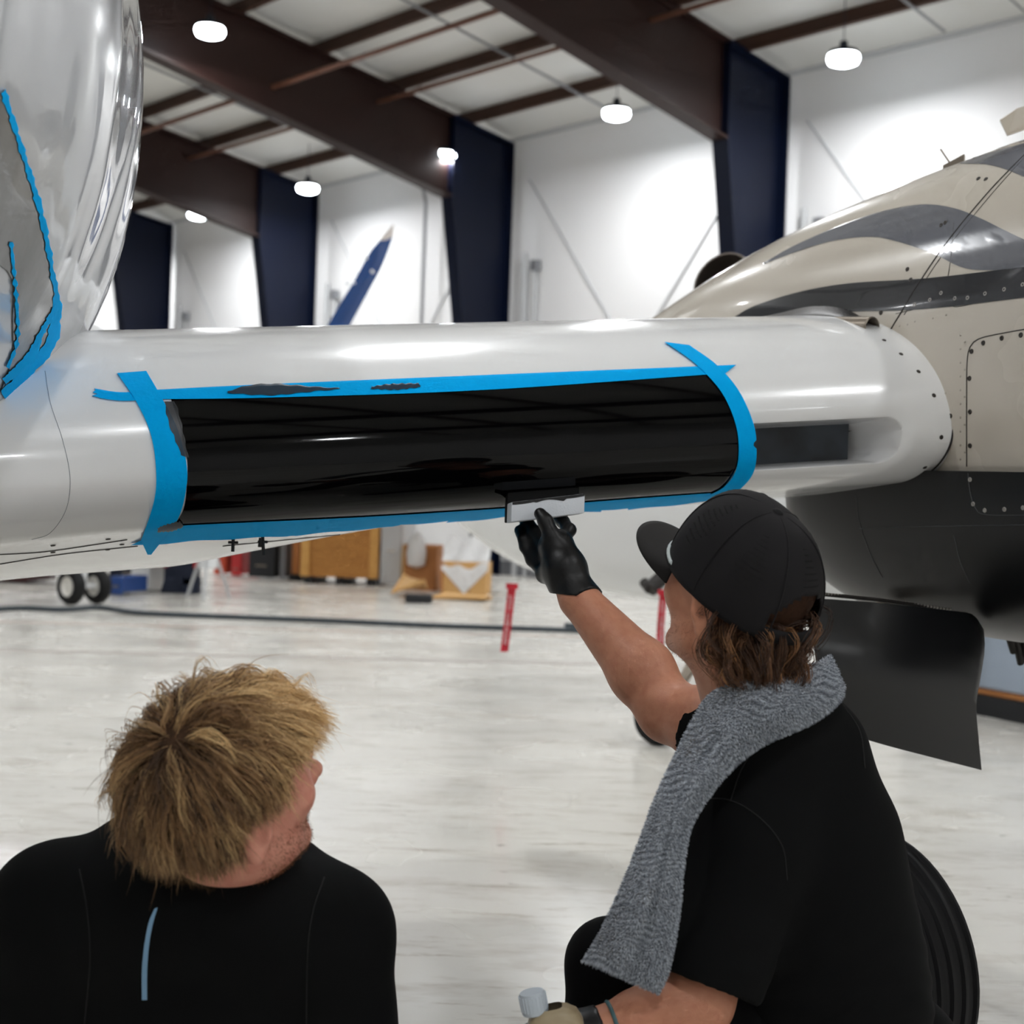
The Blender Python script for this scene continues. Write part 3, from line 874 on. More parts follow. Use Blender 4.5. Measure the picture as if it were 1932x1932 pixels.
for j in range(11):
    stud(1812, 632 + 26 * j, bv_nac, nac, 1, 'rivet', me_riv)
    if j % 2 == 0: stud(1820, 645 + 26 * j, bv_nac, nac, 1, 'rivet', me_riv)
for x, y in ((1697, 615), (1712, 612), (1726, 606), (1760, 600), (1785, 594), (1702, 638), (1716, 655), (1730, 672), (1748, 694), (1765, 714), (1784, 742)): stud(x, y, bv_nac, nac, 1, 'rivet', me_riv)
# gap seal: dark line round the wing cuff
ln = []
p, sc = nose_pt(0.880)
for c, z in section(0.880)[22:180]: ln.append(p + CH * c * sc + Vector((0, 0, z * sc)) - CH * 0.0)
mb = MB(); mb.tube([q - SD * 0.006 + (q - p).normalized() * 0.0 for q in ln], 0.0022, 6); mb.build('cuff_seal', m_seam, plane, smooth=60)
# dark fairing lip behind the wing cuff
mb = MB(); P = []
up = [(1400, 603), (1460, 593), (1530, 578), (1590, 582), (1640, 606), (1645, 615)]; lo_ = [(1402, 608), (1460, 606), (1530, 603), (1590, 604), (1628, 622), (1640, 625)]
ua, lb = resample(up, 20), resample(lo_, 20)
for i in range(20):
    Yd = 3.30 - 0.012 * i
    P.append([at(*(ua[i] * (1 - u) + lb[i] * u), Yd - 0.05 * math.sin(u * math.pi * 0.5)) for u in np.linspace(0, 1, 5)])
mb.grid(P); mb.grid([[q + Vector((0, 0.02, 0)) for q in r] for r in P]); mb.build('fairing_lip', mat('rubber_grey', (58, 56, 55), 0.4), plane, smooth=60)
mb = MB(); o_ = at(1626, 617, 3.03); mb.lathe(o_, FD + Vector((0, 0, -.1)), [(0.022, -0.08), (0.022, 0.03), (0.019, 0.032), (0.017, 0.0), (0.001, -0.03)], 20); mb.build('drain_tube', m_steel, plane, smooth=50)
# exhaust stack beyond the nacelle
mb = MB(); o_ = at(1372, 540, 4.75)
mb.lathe(o_, Vector((-0.45, -0.55, 0.25)), [(0.12, -0.4), (0.12, -0.05), (0.105, 0.04), (0.098, 0.04), (0.09, -0.1), (0.001, -0.25)], 28)
mb.build('exhaust_stack', mat('exhaust_metal', (120, 112, 106), 0.35, metal=0.85), plane, smooth=50)
# antennas on top
mb = MB(); a0 = at(1900, 255, 3.25)
mb.prism([a0, a0 + Vector((0.16, -.02, .06)), a0 + Vector((0.14, -.02, .10)), a0 + Vector((0.02, 0, .062)), a0 + Vector((-0.018, 0, 0.035))], (0.004, 0.012, 0)); mb.build('blade_antenna', m_beige, plane, bevel=0.002)
mb = MB(); a1 = at(1800, 312, 3.4); mb.box(a1, Vector((0.022, -0.01, 0.012)), Vector((0.004, .008, 0)), Vector((0, 0, .012))); mb.tube([a1 + Vector((-.012, 0, .008)), a1 + Vector((-.034, 0, .038))], 0.0022, 6); mb.build('stub_antenna', m_steel, plane)
# gear door
top = resample([(1520, 1128), (1660, 1138), (1790, 1152), (1835, 1160), (1856, 1188)], 30); bot = resample([(1560, 1372), (1660, 1403), (1770, 1432), (1852, 1453)], 30)
side = resample([(1856, 1188), (1858, 1225), (1850, 1280), (1842, 1330), (1846, 1390), (1852, 1453)], 30)
P = []
for i in range(30):
    row = []
    for j in range(24):
        v = j / 23; u = i / 29
        q = top[i] * (1 - v) + bot[i] * v
        qs = side[min(29, int(v * 29))]; base = top[-1] * (1 - v) + bot[-1] * v
        q = q + (qs - base) * u ** 3
        Yd = 2.80 - 0.085 * math.sin(min(1.0, v * 1.7) * math.pi / 2) + 0.10 * u + 0.05 * v - 0.03 * math.sin(u * math.pi)
        row.append(at(q[0], q[1], Yd))
    P.append(row)
mb = MB(); mb.grid(P); Pb = [[q + Vector((0.004, 0.012, 0)) for q in r] for r in P]; mb.grid(Pb, flip=True)
for r0, r1 in ((P[0], Pb[0]), (P[-1], Pb[-1]), ([r[0] for r in P], [r[0] for r in Pb]), ([r[-1] for r in P], [r[-1] for r in Pb])): mb.grid([r0, r1])
door = mb.build('gear_door', m_door, plane, smooth=40)
mb = MB(); hl = resample([(1520, 1117), (1660, 1131), (1792, 1150)], 46)
for i, q in enumerate(hl):
    c = at(q[0], q[1], 2.80 + 0.0022 * i); mb.tube([c - SD * 0.0026, c + SD * 0.0026], 0.0026, 6)
mb.build('piano_hinge', m_screwring, door, smooth=60)
mb = MB(); mb.tube([at(1520, 1118, 2.806), at(1660, 1132, 2.845), at(1792, 1151, 2.906)], 0.004, 6); mb.build('hinge_bar', m_seam, door)
# main leg behind the door, wheel with grooved tread
wc = at(1616, 1785, 2.75); WR = 0.255; wc.z = WR
mb = MB(); mb.tube([wc - SD * 0.14 + Vector((0, 0, 0.02)), wc - SD * 0.14 + Vector((0, 0, 0.42))], 0.035, 14); mb.tube([wc - SD * 0.14 + Vector((0, 0, 0.40)), at(1660, 1300, 3.0), at(1670, 1140, 3.1)], 0.022, 10); mb.tube([wc, wc - SD * 0.15], 0.03, 10)
mb.build('gear_leg', m_steel, plane, smooth=50)
m_tyre = mat('tyre_rubber', (20, 20, 22), 0.62, spec=0.3)
prof = [(0.11, -0.062), (0.14, -0.078), (0.19, -0.085), (0.228, -0.078), (0.240, -0.066)]
for c in (-0.045, -0.015, 0.015, 0.045):
    rr = WR - 0.9 * c * c; prof += [(rr - .001, c - .013), (rr, c - 0.006), (rr - .006, c - .002), (rr - .006, c + .002), (rr, c + 0.006), (rr - .001, c + .013)]
prof += [(0.240, 0.066), (0.228, 0.078), (0.19, 0.085), (0.14, 0.078), (0.11, 0.062)]
mb = MB(); mb.lathe(wc, SD, prof, 64, closed=True); mb.build('main_tyre', m_tyre, plane, smooth=35)
mb = MB(); mb.lathe(wc, SD, [(0.001, -0.05), (0.04, -0.055), (0.06, -0.03), (0.10, -0.045), (0.105, -0.07), (0.11, -0.07), (0.11, 0.07), (0.04, 0.05), (0.001, 0.05)], 32); mb.build('main_hub', m_steel, plane, smooth=40)
mb = MB()
for x0, y0, x1, y1 in ((1898, 1182, 1912, 1228), (1912, 1186, 1926, 1250), (1930, 1195, 1934, 1240)):
    mb.tube([at(x0, y0 - 30, 3.2), at(x0, y0, 3.2), at(x1, y1, 3.2), at(x1 + 14, y1 - 20, 3.25)], 0.009, 8)
mb.build('brake_hose', m_seam, plane, smooth=60)

# ---- fuselage at left under crinkled clear film
def fus_mat():
    m = bpy.data.materials.new('film_wrapped_skin'); m.use_nodes = True; nt = m.node_tree; b = nt.nodes['Principled BSDF']
    b.inputs['Base Color'].default_value = lin((200, 203, 207)) + (1,)
    b.inputs['Roughness'].default_value = 0.22; b.inputs['Coat Weight'].default_value = 1.0; b.inputs['Coat Roughness'].default_value = 0.03
    tc = nt.nodes.new('ShaderNodeTexCoord'); mp = nt.nodes.new('ShaderNodeMapping'); mp.inputs['Scale'].default_value = (3.2, 1.6, 0.45); mp.inputs['Rotation'].default_value = (0, 0.35, 0)
    n = nt.nodes.new('ShaderNodeTexNoise'); n.inputs['Scale'].default_value = 1.9; n.inputs['Detail'].default_value = 1.0; n.inputs['Distortion'].default_value = 0.6
    nt.links.new(tc.outputs['Object'], mp.inputs[0]); nt.links.new(mp.outputs[0], n.inputs['Vector'])
    bp = nt.nodes.new('ShaderNodeBump'); bp.inputs['Strength'].default_value = 0.6; bp.inputs['Distance'].default_value = 0.05
    nt.links.new(n.outputs[0], bp.inputs['Height']); nt.links.new(bp.outputs[0], b.inputs['Coat Normal'])
    bp2 = nt.nodes.new('ShaderNodeBump'); bp2.inputs['Strength'].default_value = 0.5; bp2.inputs['Distance'].default_value = 0.05
    nt.links.new(n.outputs[0], bp2.inputs['Height']); nt.links.new(bp2.outputs[0], b.inputs['Normal'])
    return m
m_fus = fus_mat()
FC = Vector((-1.886, 2.0, 1.84)); FR = Vector((1.255, 1.9, 1.14))
mbf = MB(); G = []
for i in range(65):
    th = math.pi * i / 64; row = []
    for j in range(129):
        ph = 2 * math.pi * j / 128
        d = Vector((math.sin(th) * math.cos(ph), math.sin(th) * math.sin(ph), math.cos(th)))
        q = FC + Vector((FR.x * d.x, FR.y * d.y, FR.z * d.z))
        q += d * 0.010 * mnoise.noise(Vector((q.x * 3, q.y * 5, q.z * 1.5)))
        row.append(q)
    G.append(row)
mbf.grid(G)
fus = mbf.build('fuselage', m_fus, plane, smooth=60); bv_fus = bvh_of(fus)
fus['label'] = 'silvery fuselage side under crinkled clear film'
m_mask = mat('window_mask_grey', (112, 111, 108), 0.3, coat=0.7, coat_rough=0.08, var=(14, 0.5, (92, 90, 86), (1, 1, 0.15)), bump=(9, 0.3, 3, (3, 1, .4), 0.01))
jit = lambda s, a: (lambda u, v: (a * math.sin(v * s + u * 3) * math.sin(v * s * 2.3 + 1.0), 0))
patch('window_mask', bv_fus, [(-60, 60), (-60, 300), (-40, 460), (18, 520), (22, 600), (20, 680), (-10, 760)], [(2, 180), (40, 300), (72, 410), (95, 520), (100, 570), (82, 650), (10, 720)], 24, 60, 0.002, m_mask, fus)
m_tape = mat('blue_masking_tape', (0, 180, 255), 0.7, spec=0.05, var=(30, 0.25, (0, 170, 245)), bump=(160, 0.12, 2))
def tape(label, bvh, A, B, nu, nv, off=0.0016, wob=None):
    o = patch('masking_tape', bvh, A, B, nu, nv, off, m_tape, None, wob)
    return tag(o, label, 'tape', 'blue masking tape strips')
m_tape_film = m_tape
tape('thin ragged blue tape edging the grey window mask on the silver body', bv_fus, [(-2, 175), (38, 298), (70, 408), (93, 520), (97, 575), (76, 655), (0, 735)], [(6, 165), (46, 292), (80, 402), (101, 518), (113, 585), (96, 662), (8, 752)], 5, 80, 0.003, jit(60, 3))
tape('blue tape strip crossing the lower corner of the grey window mask', bv_fus, [(100, 572), (70, 625), (45, 668), (2, 712)], [(108, 580), (78, 632), (62, 680), (6, 724)], 4, 40, 0.0034, jit(40, 2))
tape('short ragged blue tape on the left side of the grey window mask', bv_fus, [(14, 455), (24, 560), (26, 640), (8, 690)], [(20, 455), (30, 560), (32, 640), (14, 694)], 4, 40, 0.0034, jit(50, 3))
# ---- tape on the wing
tape('long blue tape strip along the top edge of the black boot', bv_wing, [(178, 735), (230, 742), (300, 737), (500, 727), (900, 710), (1388, 690)], [(180, 752), (232, 758), (305, 755), (500, 752), (900, 738), (1368, 706)], 6, 120, 0.0026,
     lambda u, v: (6 * math.sin(u * 14) if v < 0.004 else 0, 0))
tape('long blue tape strip along the bottom edge of the black boot', bv_wing, [(322, 990), (420, 985), (700, 972), (1000, 953), (1200, 938), (1340, 928)], [(246, 1026), (420, 1016), (700, 996), (1000, 970), (1200, 958), (1345, 944)], 8, 110, 0.0028,
     lambda u, v: (0, 2.2 * math.sin(v * 40) * math.sin(v * 17) * u))
tape('curved blue tape strip at the left end of the black boot', bv_wing, [(221, 707), (258, 762), (284, 820), (294, 885), (291, 940), (270, 1005), (266, 1014), (278, 1043)], [(276, 703), (302, 748), (335, 812), (352, 880), (350, 925), (338, 970), (318, 1000), (285, 1043)], 10, 70, 0.0036)
tape('curved blue tape strip at the right end of the black boot', bv_wing, [(1253, 648), (1312, 690), (1360, 742), (1386, 800), (1392, 850), (1385, 890), (1362, 918), (1330, 934)], [(1300, 654), (1350, 690), (1392, 738), (1420, 800), (1426, 850), (1420, 890), (1398, 918), (1372, 936)], 10, 70, 0.0036,
     lambda u, v: (-8 * math.exp(-((v - 0.66) / 0.012) ** 2) * u, 0))
# dressing smeared onto the tape
m_smear = mat('smeared_dressing', (36, 40, 46), 0.4, alpha=0.8)
for A, B in (([(428, 741), (470, 730), (520, 727), (600, 733), (640, 735)], [(430, 744), (470, 747), (520, 748), (600, 740), (640, 737)]),
             ([(700, 732), (740, 727), (790, 726)], [(700, 736), (745, 738), (792, 733)]),
             ([(310, 760), (318, 800), (330, 830), (342, 860)], [(330, 760), (342, 800), (350, 840), (356, 866)]),
             ([(296, 992), (320, 984), (340, 980)], [(298, 1000), (325, 998), (345, 990)])):
    patch('smear', bv_wing, A, B, 5, 24, 0.0040, m_smear, plane, lambda u, v: (1.2 * math.sin(v * 23 + 5 * u), 1.0 * math.sin(v * 37)))
# ------------------------------------------------------------------ things in the hangar behind
m_rubber = mat('tyre_rubber', (24, 24, 26), 0.6)
m_hub = mat('hub_white', (222, 220, 214), 0.35)
m_jetwhite = mat('jet_white', (236, 238, 240), 0.15, coat=0.5)
m_jetblue = mat('jet_blue', (8, 60, 122), 0.25, coat=0.3)
m_red = mat('streamer_red', (196, 28, 48), 0.55, var=(20, 0.4, (176, 24, 44)))
m_whitetext = mat('lettering_white', (235, 225, 225), 0.6)
def wheel(parent, c, ax, R, wdt, hubmat=m_hub):
    mb = MB(); mb.lathe(c, ax, [(R * .56, -wdt * .42), (R * .62, -wdt * .5), (R * .88, -wdt * .46), (R * .985, -wdt * .25), (R, 0), (R * .985, wdt * .25), (R * .88, wdt * .46), (R * .62, wdt * .5), (R * .56, wdt * .42)], 32, closed=True)
    t = mb.build('tyre', m_rubber, parent, smooth=50)
    mb = MB(); mb.lathe(c, ax, [(0.001, -wdt * .30), (R * .16, -wdt * .36), (R * .2, -wdt * .2), (R * .42, -wdt * .22), (R * .5, -wdt * .4), (R * .57, -wdt * .4), (R * .57, wdt * .4), (R * .5, wdt * .4), (R * .42, wdt * .22), (R * .2, wdt * .2), (0.001, wdt * .3)], 24)
    h = mb.build('hub', hubmat, parent, smooth=40)
    mb = MB(); mb.lathe(c - ax * wdt * .36, -ax, [(R * .12, -.004), (R * .12, .01), (.001, .012)], 12); mb.build('hub_cap', m_seam, h, smooth=40)
# far jet: twin main wheel, belly, wing with blue upturned tip
jet = empty('business_jet', floor_at(150, 1140))
tag(jet, 'white jet far behind the wing with a blue upturned wing tip and twin wheels', 'airplane')
JY = floor_at(150, 1140).y
ax = Vector((0.6, 0.8, 0)).normalized()
w1 = floor_at(133, 1141); R1 = 0.185
wheel(jet, w1 + Vector((0, 0, R1)), -ax, R1, 0.13); wheel(jet, w1 + ax * 0.32 + Vector((0, 0.0, R1)), -ax, R1, 0.13)
mb = MB(); top = w1 + ax * 0.13 + Vector((0, 0, 1.1)); mb.tube([w1 + ax * 0.13 + Vector((0, 0, R1)), top], 0.05, 10); mb.tube([w1 + Vector((0, 0, R1)), w1 + ax * 0.32 + Vector((0, 0.0, R1))], 0.03, 8); mb.build('gear_leg', m_jetwhite, jet, smooth=50)
mb = MB(); mb.prism([w1 + Vector((-.42, .3, .28)), w1 + Vector((-.2, .3, .28)), w1 + Vector((-.2, .3, 1.0)), w1 + Vector((-.5, .3, 1.0))], (0, 0.03, 0)); mb.build('wheel_door', m_jetwhite, jet)
fd = Vector((0.8, 0.6, 0)); c0 = at(330, 830, JY + 2.2); c0.z = 1.75
mb = MB(); mb.lathe(c0, fd, [(0.01, -3.6), (0.2, -3.5), (0.5, -3.0), (0.75, -2.0), (0.85, -0.5), (0.85, 2.5), (0.6, 4.0), (0.25, 5.2), (0.02, 5.8)], 40); mb.build('fuselage', m_jetwhite, jet, smooth=60)
mb = MB(); n0 = at(158, 640, JY + 1.0)
mb.add([at(95, 560, JY + 1), at(152, 594, JY + 1), at(202, 627, JY + 1), at(202, 660, JY + 1), at(95, 660, JY + 1), at(95, 560, JY + 1.5), at(152, 594, JY + 1.5), at(202, 627, JY + 1.5), at(202, 660, JY + 1.5), at(95, 660, JY + 1.5)],
       [(0, 1, 2, 3, 4), (9, 8, 7, 6, 5), (0, 5, 6, 1), (1, 6, 7, 2), (2, 7, 8, 3), (3, 8, 9, 4), (4, 9, 5, 0)]); mb.build('tail_fairing', m_jetwhite, jet, bevel=0.06, smooth=60)
# wing + winglet
LE = resample([(732, 438), (700, 472), (668, 530), (640, 575), (612, 625), (560, 720), (480, 780)], 20); TE = resample([(747, 426), (742, 445), (722, 500), (690, 560), (655, 625), (610, 720), (560, 790)], 20)
G = []
for i in range(20):
    Yd = JY + 1.2 - 0.02 * i
    a, b = at(LE[i][0], LE[i][1], Yd), at(TE[i][0], TE[i][1], Yd + 0.25); mid = (a + b) / 2; th = 0.03 + 0.0025 * i
    nrm = Vector((0.8, -0.2, -0.45)).normalized()
    G.append([a, a * .7 + b * .3 - nrm * th, mid - nrm * th, b, mid + nrm * th * .6, a * .7 + b * .3 + nrm * th * .6, a])
mb = MB(); mb.grid(G[1:]); mb.add(G[1][:-1], [list(range(6))]); wl = mb.build('winglet', m_jetblue, jet, smooth=60)
mb = MB(); tipc = at(741, 424, JY + 1.3); mb.grid([[p + (tipc - p) * 0.0 for p in G[1]], [p * .4 + tipc * .6 for p in G[0]], [tipc] * 7]); mb.build('tip_light', mat('tip_lens', (205, 196, 190), 0.2), wl, smooth=60)
mb = MB()
for px, py in ((690, 486), (702, 512), (668, 534), (655, 534)):
    c = at(px, py, JY + 1.13); mb.lathe(c, (0, -1, 0), [(0.001, .03), (0.018, .02), (0.022, -0.03)], 10)
mb.build('static_wick_base', m_jetwhite, wl, smooth=60)
# nearer white airplane: belly, nose leg
ap2 = empty('parked_airplane', floor_at(1240, 1402))
tag(ap2, 'second white airplane parked beyond the wing, belly seen above the raised arm', 'airplane')
bc = Vector((2.05, 8.9, 1.22)); fd = Vector((1.0, 0.10, -0.0)).normalized()
mb = MB(); prof = [(0.02, -2.5), (0.16, -2.42), (0.34, -2.2), (0.5, -1.85), (0.62, -1.3), (0.70, -0.5), (0.72, 0.5), (0.72, 3.0), (0.5, 4.6), (0.1, 6.0)]
prof = [(r, h) for h, r in zip(resample([(h, r) for r, h in prof], 40)[:, 0], resample([(h, r) for r, h in prof], 40)[:, 1])]
mb.lathe(bc, fd, prof, 48); body2 = mb.build('fuselage', m_jetwhite, ap2, smooth=60)
nw = floor_at(1240, 1405); nw.z = 0.13
wheel(ap2, nw, Vector((0.75, 0.66, 0)).normalized(), 0.13, 0.11)
mb = MB(); mb.tube([nw, nw + Vector((0.16, 0.05, 0.25)), nw + Vector((0.42, 0.5, 0.62))], [0.025, 0.03, 0.04], 10); mb.build('nose_leg', m_steel, ap2, smooth=50)
mb = MB(); s0 = at(1258, 1085, 7.6); mb.tube([at(1215, 1098, 7.6), at(1226, 1112, 7.55)], 0.028, 10); mb.tube([at(1226, 1112, 7.55), at(1262, 1078, 7.62)], 0.042, 12); mb.build('pitot_cover', m_seam, ap2, smooth=50)
mb = MB(); mb.tube([at(1226, 1096, 7.58), at(1262, 1078, 8.1)], 0.018, 8); mb.build('pitot_mast', m_jetwhite, ap2, smooth=50)
# red streamers
def streamer(label, pts, wpx, Y, text=True):
    C = resample(pts, 14); root = empty('warning_streamer', at(C[-1][0], C[-1][1], Y)); tag(root, label, 'streamer', 'red warning streamers')
    G = []
    for i, q in enumerate(C):
        k = 0.01 * math.sin(i * 0.9)
        G.append([at(q[0] - wpx / 2, q[1], Y + k), at(q[0], q[1], Y + k - 0.004), at(q[0] + wpx / 2, q[1], Y + k)])
    mb = MB(); mb.grid(G); mb.grid([[p + Vector((0, 0.004, 0)) for p in r] for r in G], flip=True); mb.build('ribbon', m_red, root, smooth=60)
    if text:
        cu = bpy.data.curves.new('lettering', 'FONT'); cu.body = 'REMOVE BEFORE FLIGHT'; cu.align_x = 'CENTER'; cu.align_y = 'CENTER'; cu.size = 0.032; cu.extrude = 0.0005
        o = bpy.data.objects.new('lettering_tmp', cu); COL.objects.link(o)
        dg = bpy.context.evaluated_depsgraph_get(); me = bpy.data.meshes.new_from_object(o.evaluated_get(dg)); bpy.data.objects.remove(o)
        a, b = at(C[1][0], C[1][1], Y - 0.012), at(C[-2][0], C[-2][1], Y - 0.012)
        xax = (a - b).normalized(); zax = Vector((0, -1, 0)); yax = zax.cross(xax).normalized(); zax = xax.cross(yax)
        ln = max(v.co.x for v in me.vertices) - min(v.co.x for v in me.vertices); s = (a - b).length * 0.9 / ln
        for v in me.vertices:
            q = v.co * s; v.co = (a + b) / 2 + xax * q.x + yax * q.y + zax * q.z
        link('lettering', me, m_whitetext, root)
    mb = MB(); mb.box(at(C[0][0], C[0][1] - 2, Y), Vector((wpx * .75 * Y / FPX, 0, 0)), Vector((0, .012, 0)), Vector((0, 0, .014))); mb.build('clip', m_red, root)
streamer('long red streamer with white lettering hanging below the wing by the glove', [(966, 1108), (962, 1140), (957, 1185), (951, 1230)], 15, 7.3)
streamer('red and white streamer hanging beside the capped man\'s face', [(1252, 1120), (1249, 1150), (1246, 1190), (1246, 1225)], 14, 7.4)

# cable on the floor and painted line
mb = MB(); pts = [(-60, 1152), (40, 1147), (120, 1150), (190, 1146), (260, 1156), (420, 1163), (600, 1170), (820, 1180), (1060, 1188), (1100, 1190)]
mb.tube([floor_at(x, y, 0.025) for x, y in resample(pts, 60)], 0.024, 8)
tag(mb.build('floor_cable', mat('cable_dark', (48, 58, 66), 0.5), None, smooth=60), 'dark cable lying across the pale floor behind the men', 'cable')
mb = MB(); a, b = floor_at(-200, 1168), floor_at(1500, 1212); d = (b - a).normalized(); nn = Vector((-d.y, d.x, 0))
mb.box((a + b) / 2 + Vector((0, 0, 0.001)), (b - a) / 2, nn * 0.05, Vector((0, 0, 0.001))); mb.build('painted_line', mat('faded_red_line', (196, 178, 168), 0.4), floor)
mb = MB(); a, b = floor_at(-200, 1222), floor_at(1500, 1262); d = (b - a).normalized(); nn = Vector((-d.y, d.x, 0))
mb.box((a + b) / 2 + Vector((0, 0, 0.0006)), (b - a) / 2, nn * 0.07, Vector((0, 0, 0.0006))); mb.build('floor_joint', mat('joint_grey', (176, 168, 162), 0.4), floor)
mb = MB(); a, b = floor_at(1090, 1187, 0.0), None
mb.box(floor_at(1092, 1188) + Vector((0, 0, .03)), Vector((.14, 0, 0)), Vector((0, .05, 0)), Vector((0, 0, .03)))
tag(mb.build('cable_reel', mat('cable_dark', (48, 58, 66), 0.5), None, bevel=0.012), 'small dark plug block at the end of the floor cable', 'plug')

# crates and clutter
m_ply = mat('plywood', (196, 136, 66), 0.6, var=(4, 0.6, (170, 110, 48), (1, 6, 6)))
m_ply2 = mat('pale_plywood', (226, 172, 96), 0.6, var=(4, 0.5, (206, 150, 78), (1, 6, 6)))
m_card = mat('cardboard', (176, 116, 64), 0.7, var=(3, 0.4, (154, 98, 52)))
m_cardl = mat('cardboard_light', (214, 168, 106), 0.7, var=(3, 0.4, (196, 150, 90)))
m_wrapp = mat('white_wrap', (226, 226, 226), 0.35, bump=(18, 0.6, 4, None, 0.03))
m_dark = mat('dark_plastic', (28, 30, 34), 0.5)
def crate(name, label, x0, x1, ybase, ytop, depth, mfront, mside, cat='crate', skid=True, slats=True, yaw=0.0):
    p, q = floor_at(x0, ybase), floor_at(x1, ybase + (x1 - x0) * 0.04)
    q = p + (q - p); q.y = p.y if False else q.y
    u = (q - p).normalized(); n = Vector((-u.y, u.x, 0)); Wd = (q - p).length
    hgt = CAMZ + ray((x0 + x1) / 2, ytop).z * ((p + q) / 2).y
    root = empty(name, (p + q) / 2); tag(root, label, cat)
    z0 = 0.1 if skid else 0.0
    c = (p + q) / 2 + n * depth / 2
    mb = MB(); mb.box(c + Vector((0, 0, (z0 + hgt) / 2)), u * (Wd / 2 - .012), n * (depth / 2 - .012), Vector((0, 0, (hgt - z0) / 2))); mb.build('body', mfront, root)
    if slats:
        for sx in (-1, 1):
            mb = MB(); mb.box(c - n * depth / 2 + u * sx * (Wd / 2 - .06) + Vector((0, 0, (z0 + hgt) / 2)), u * .06, n * .016, Vector((0, 0, (hgt - z0) / 2))); mb.build('batten', mside, root)
    mb = MB(); mb.box(c - u * (Wd / 2 - .008) + Vector((0, 0, (z0 + hgt) / 2)), u * .012, n * depth / 2, Vector((0, 0, (hgt - z0) / 2))); mb.build('side_panel', mside, root)
    if skid:
        for sx in (-.8, 0, .8):
            mb = MB(); mb.box(c + u * sx * Wd / 2 + Vector((0, 0, .05)), u * .05, n * depth / 2, Vector((0, 0, .05))); mb.build('skid', m_dark, root)
    return root, c, u, n, Wd, hgt
crate('plywood_crate', 'large plywood shipping crate on dark skids under the far wing edge', 566, 712, 1100, 985, 1.0, m_ply, m_ply2)
crate('plywood_crate', 'dark sliver of a plywood crate left of the large shipping crate', 550, 563, 1096, 985, 0.5, m_card, m_card, slats=False)
r, c, u, n, Wd, hg = crate('cardboard_box', 'tall open cardboard box with white wrapping, beside the pale carton', 758, 824, 1112, 1028, 0.6, m_card, m_cardl, 'box', False, False)
mb = MB(); mb.lathe(c - n * 0.33 - u * 0.05 + Vector((0, 0, 0.3)), (0, 0, 1), [(0.02, 0), (0.12, 0.04), (0.14, 0.2), (0.1, 0.4), (0.02, 0.5)], 12); o = mb.build('wrapping', m_wrapp, r, smooth=60)
r, c, u, n, Wd, hg = crate('cardboard_box', 'pale carton topped with white wrapping beside the white airplane belly', 832, 918, 1120, 1060, 0.7, m_cardl, m_card, 'box', False, False)
mb = MB(); G = []
for i in range(13):
    for_ = []
    for j in range(6):
        s = (i / 12 - .5) * Wd * 1.02; zz = hg + 0.22 * (1 - (2 * i / 12 - 1) ** 2) * 0 + [0.30, 0.18, 0.06, 0.0, -0.10, -0.2][j] + 0.05 * math.sin(i * 1.1 + j)
        if j >= 4: zz = hg - (0.05 + 0.16 * (1 - abs(2 * i / 12 - 1))) * (j - 3)
        off = [0.1, -.05, -.2, -.36, -.38, -.39][j] * 1.0
        for_.append(c + u * s + n * (off + 0.03) + Vector((0, 0, zz)))
    G.append(for_)
mb.grid(G); mb.grid([[p + n * 0.02 for p in r_] for r_ in G], flip=True); mb.build('wrapping', m_wrapp, r, smooth=60)
# flat cardboard scraps
def scrap(label, pts, h, m):
    P = [floor_at(x, y) for x, y in pts]; mb = MB(); mb.prism([p + Vector((0, 0, h * (0.2 + 0.8 * (i % 2)))) for i, p in enumerate(P)], (0, 0, 0.03))
    return tag(mb.build('cardboard_scrap', m, None), label, 'scrap')
scrap('crumpled cardboard flap lying in front of the tall open box', [(738, 1128), (800, 1131), (806, 1120), (760, 1118)], 0.22, m_cardl)
scrap('flat cardboard sheet on the floor before the pale carton', [(812, 1130), (915, 1136), (928, 1130), (840, 1126)], 0.03, m_cardl)
mb = MB(); P = floor_at(790, 1137); mb.box(P + Vector((0, 0, .05)), (.16, 0, 0), (0, .1, 0), (0, 0, .05)); tag(mb.build('dark_bag', m_dark, None, bevel=0.03, smooth=50), 'small black bag on the floor by the cardboard flap', 'bag')
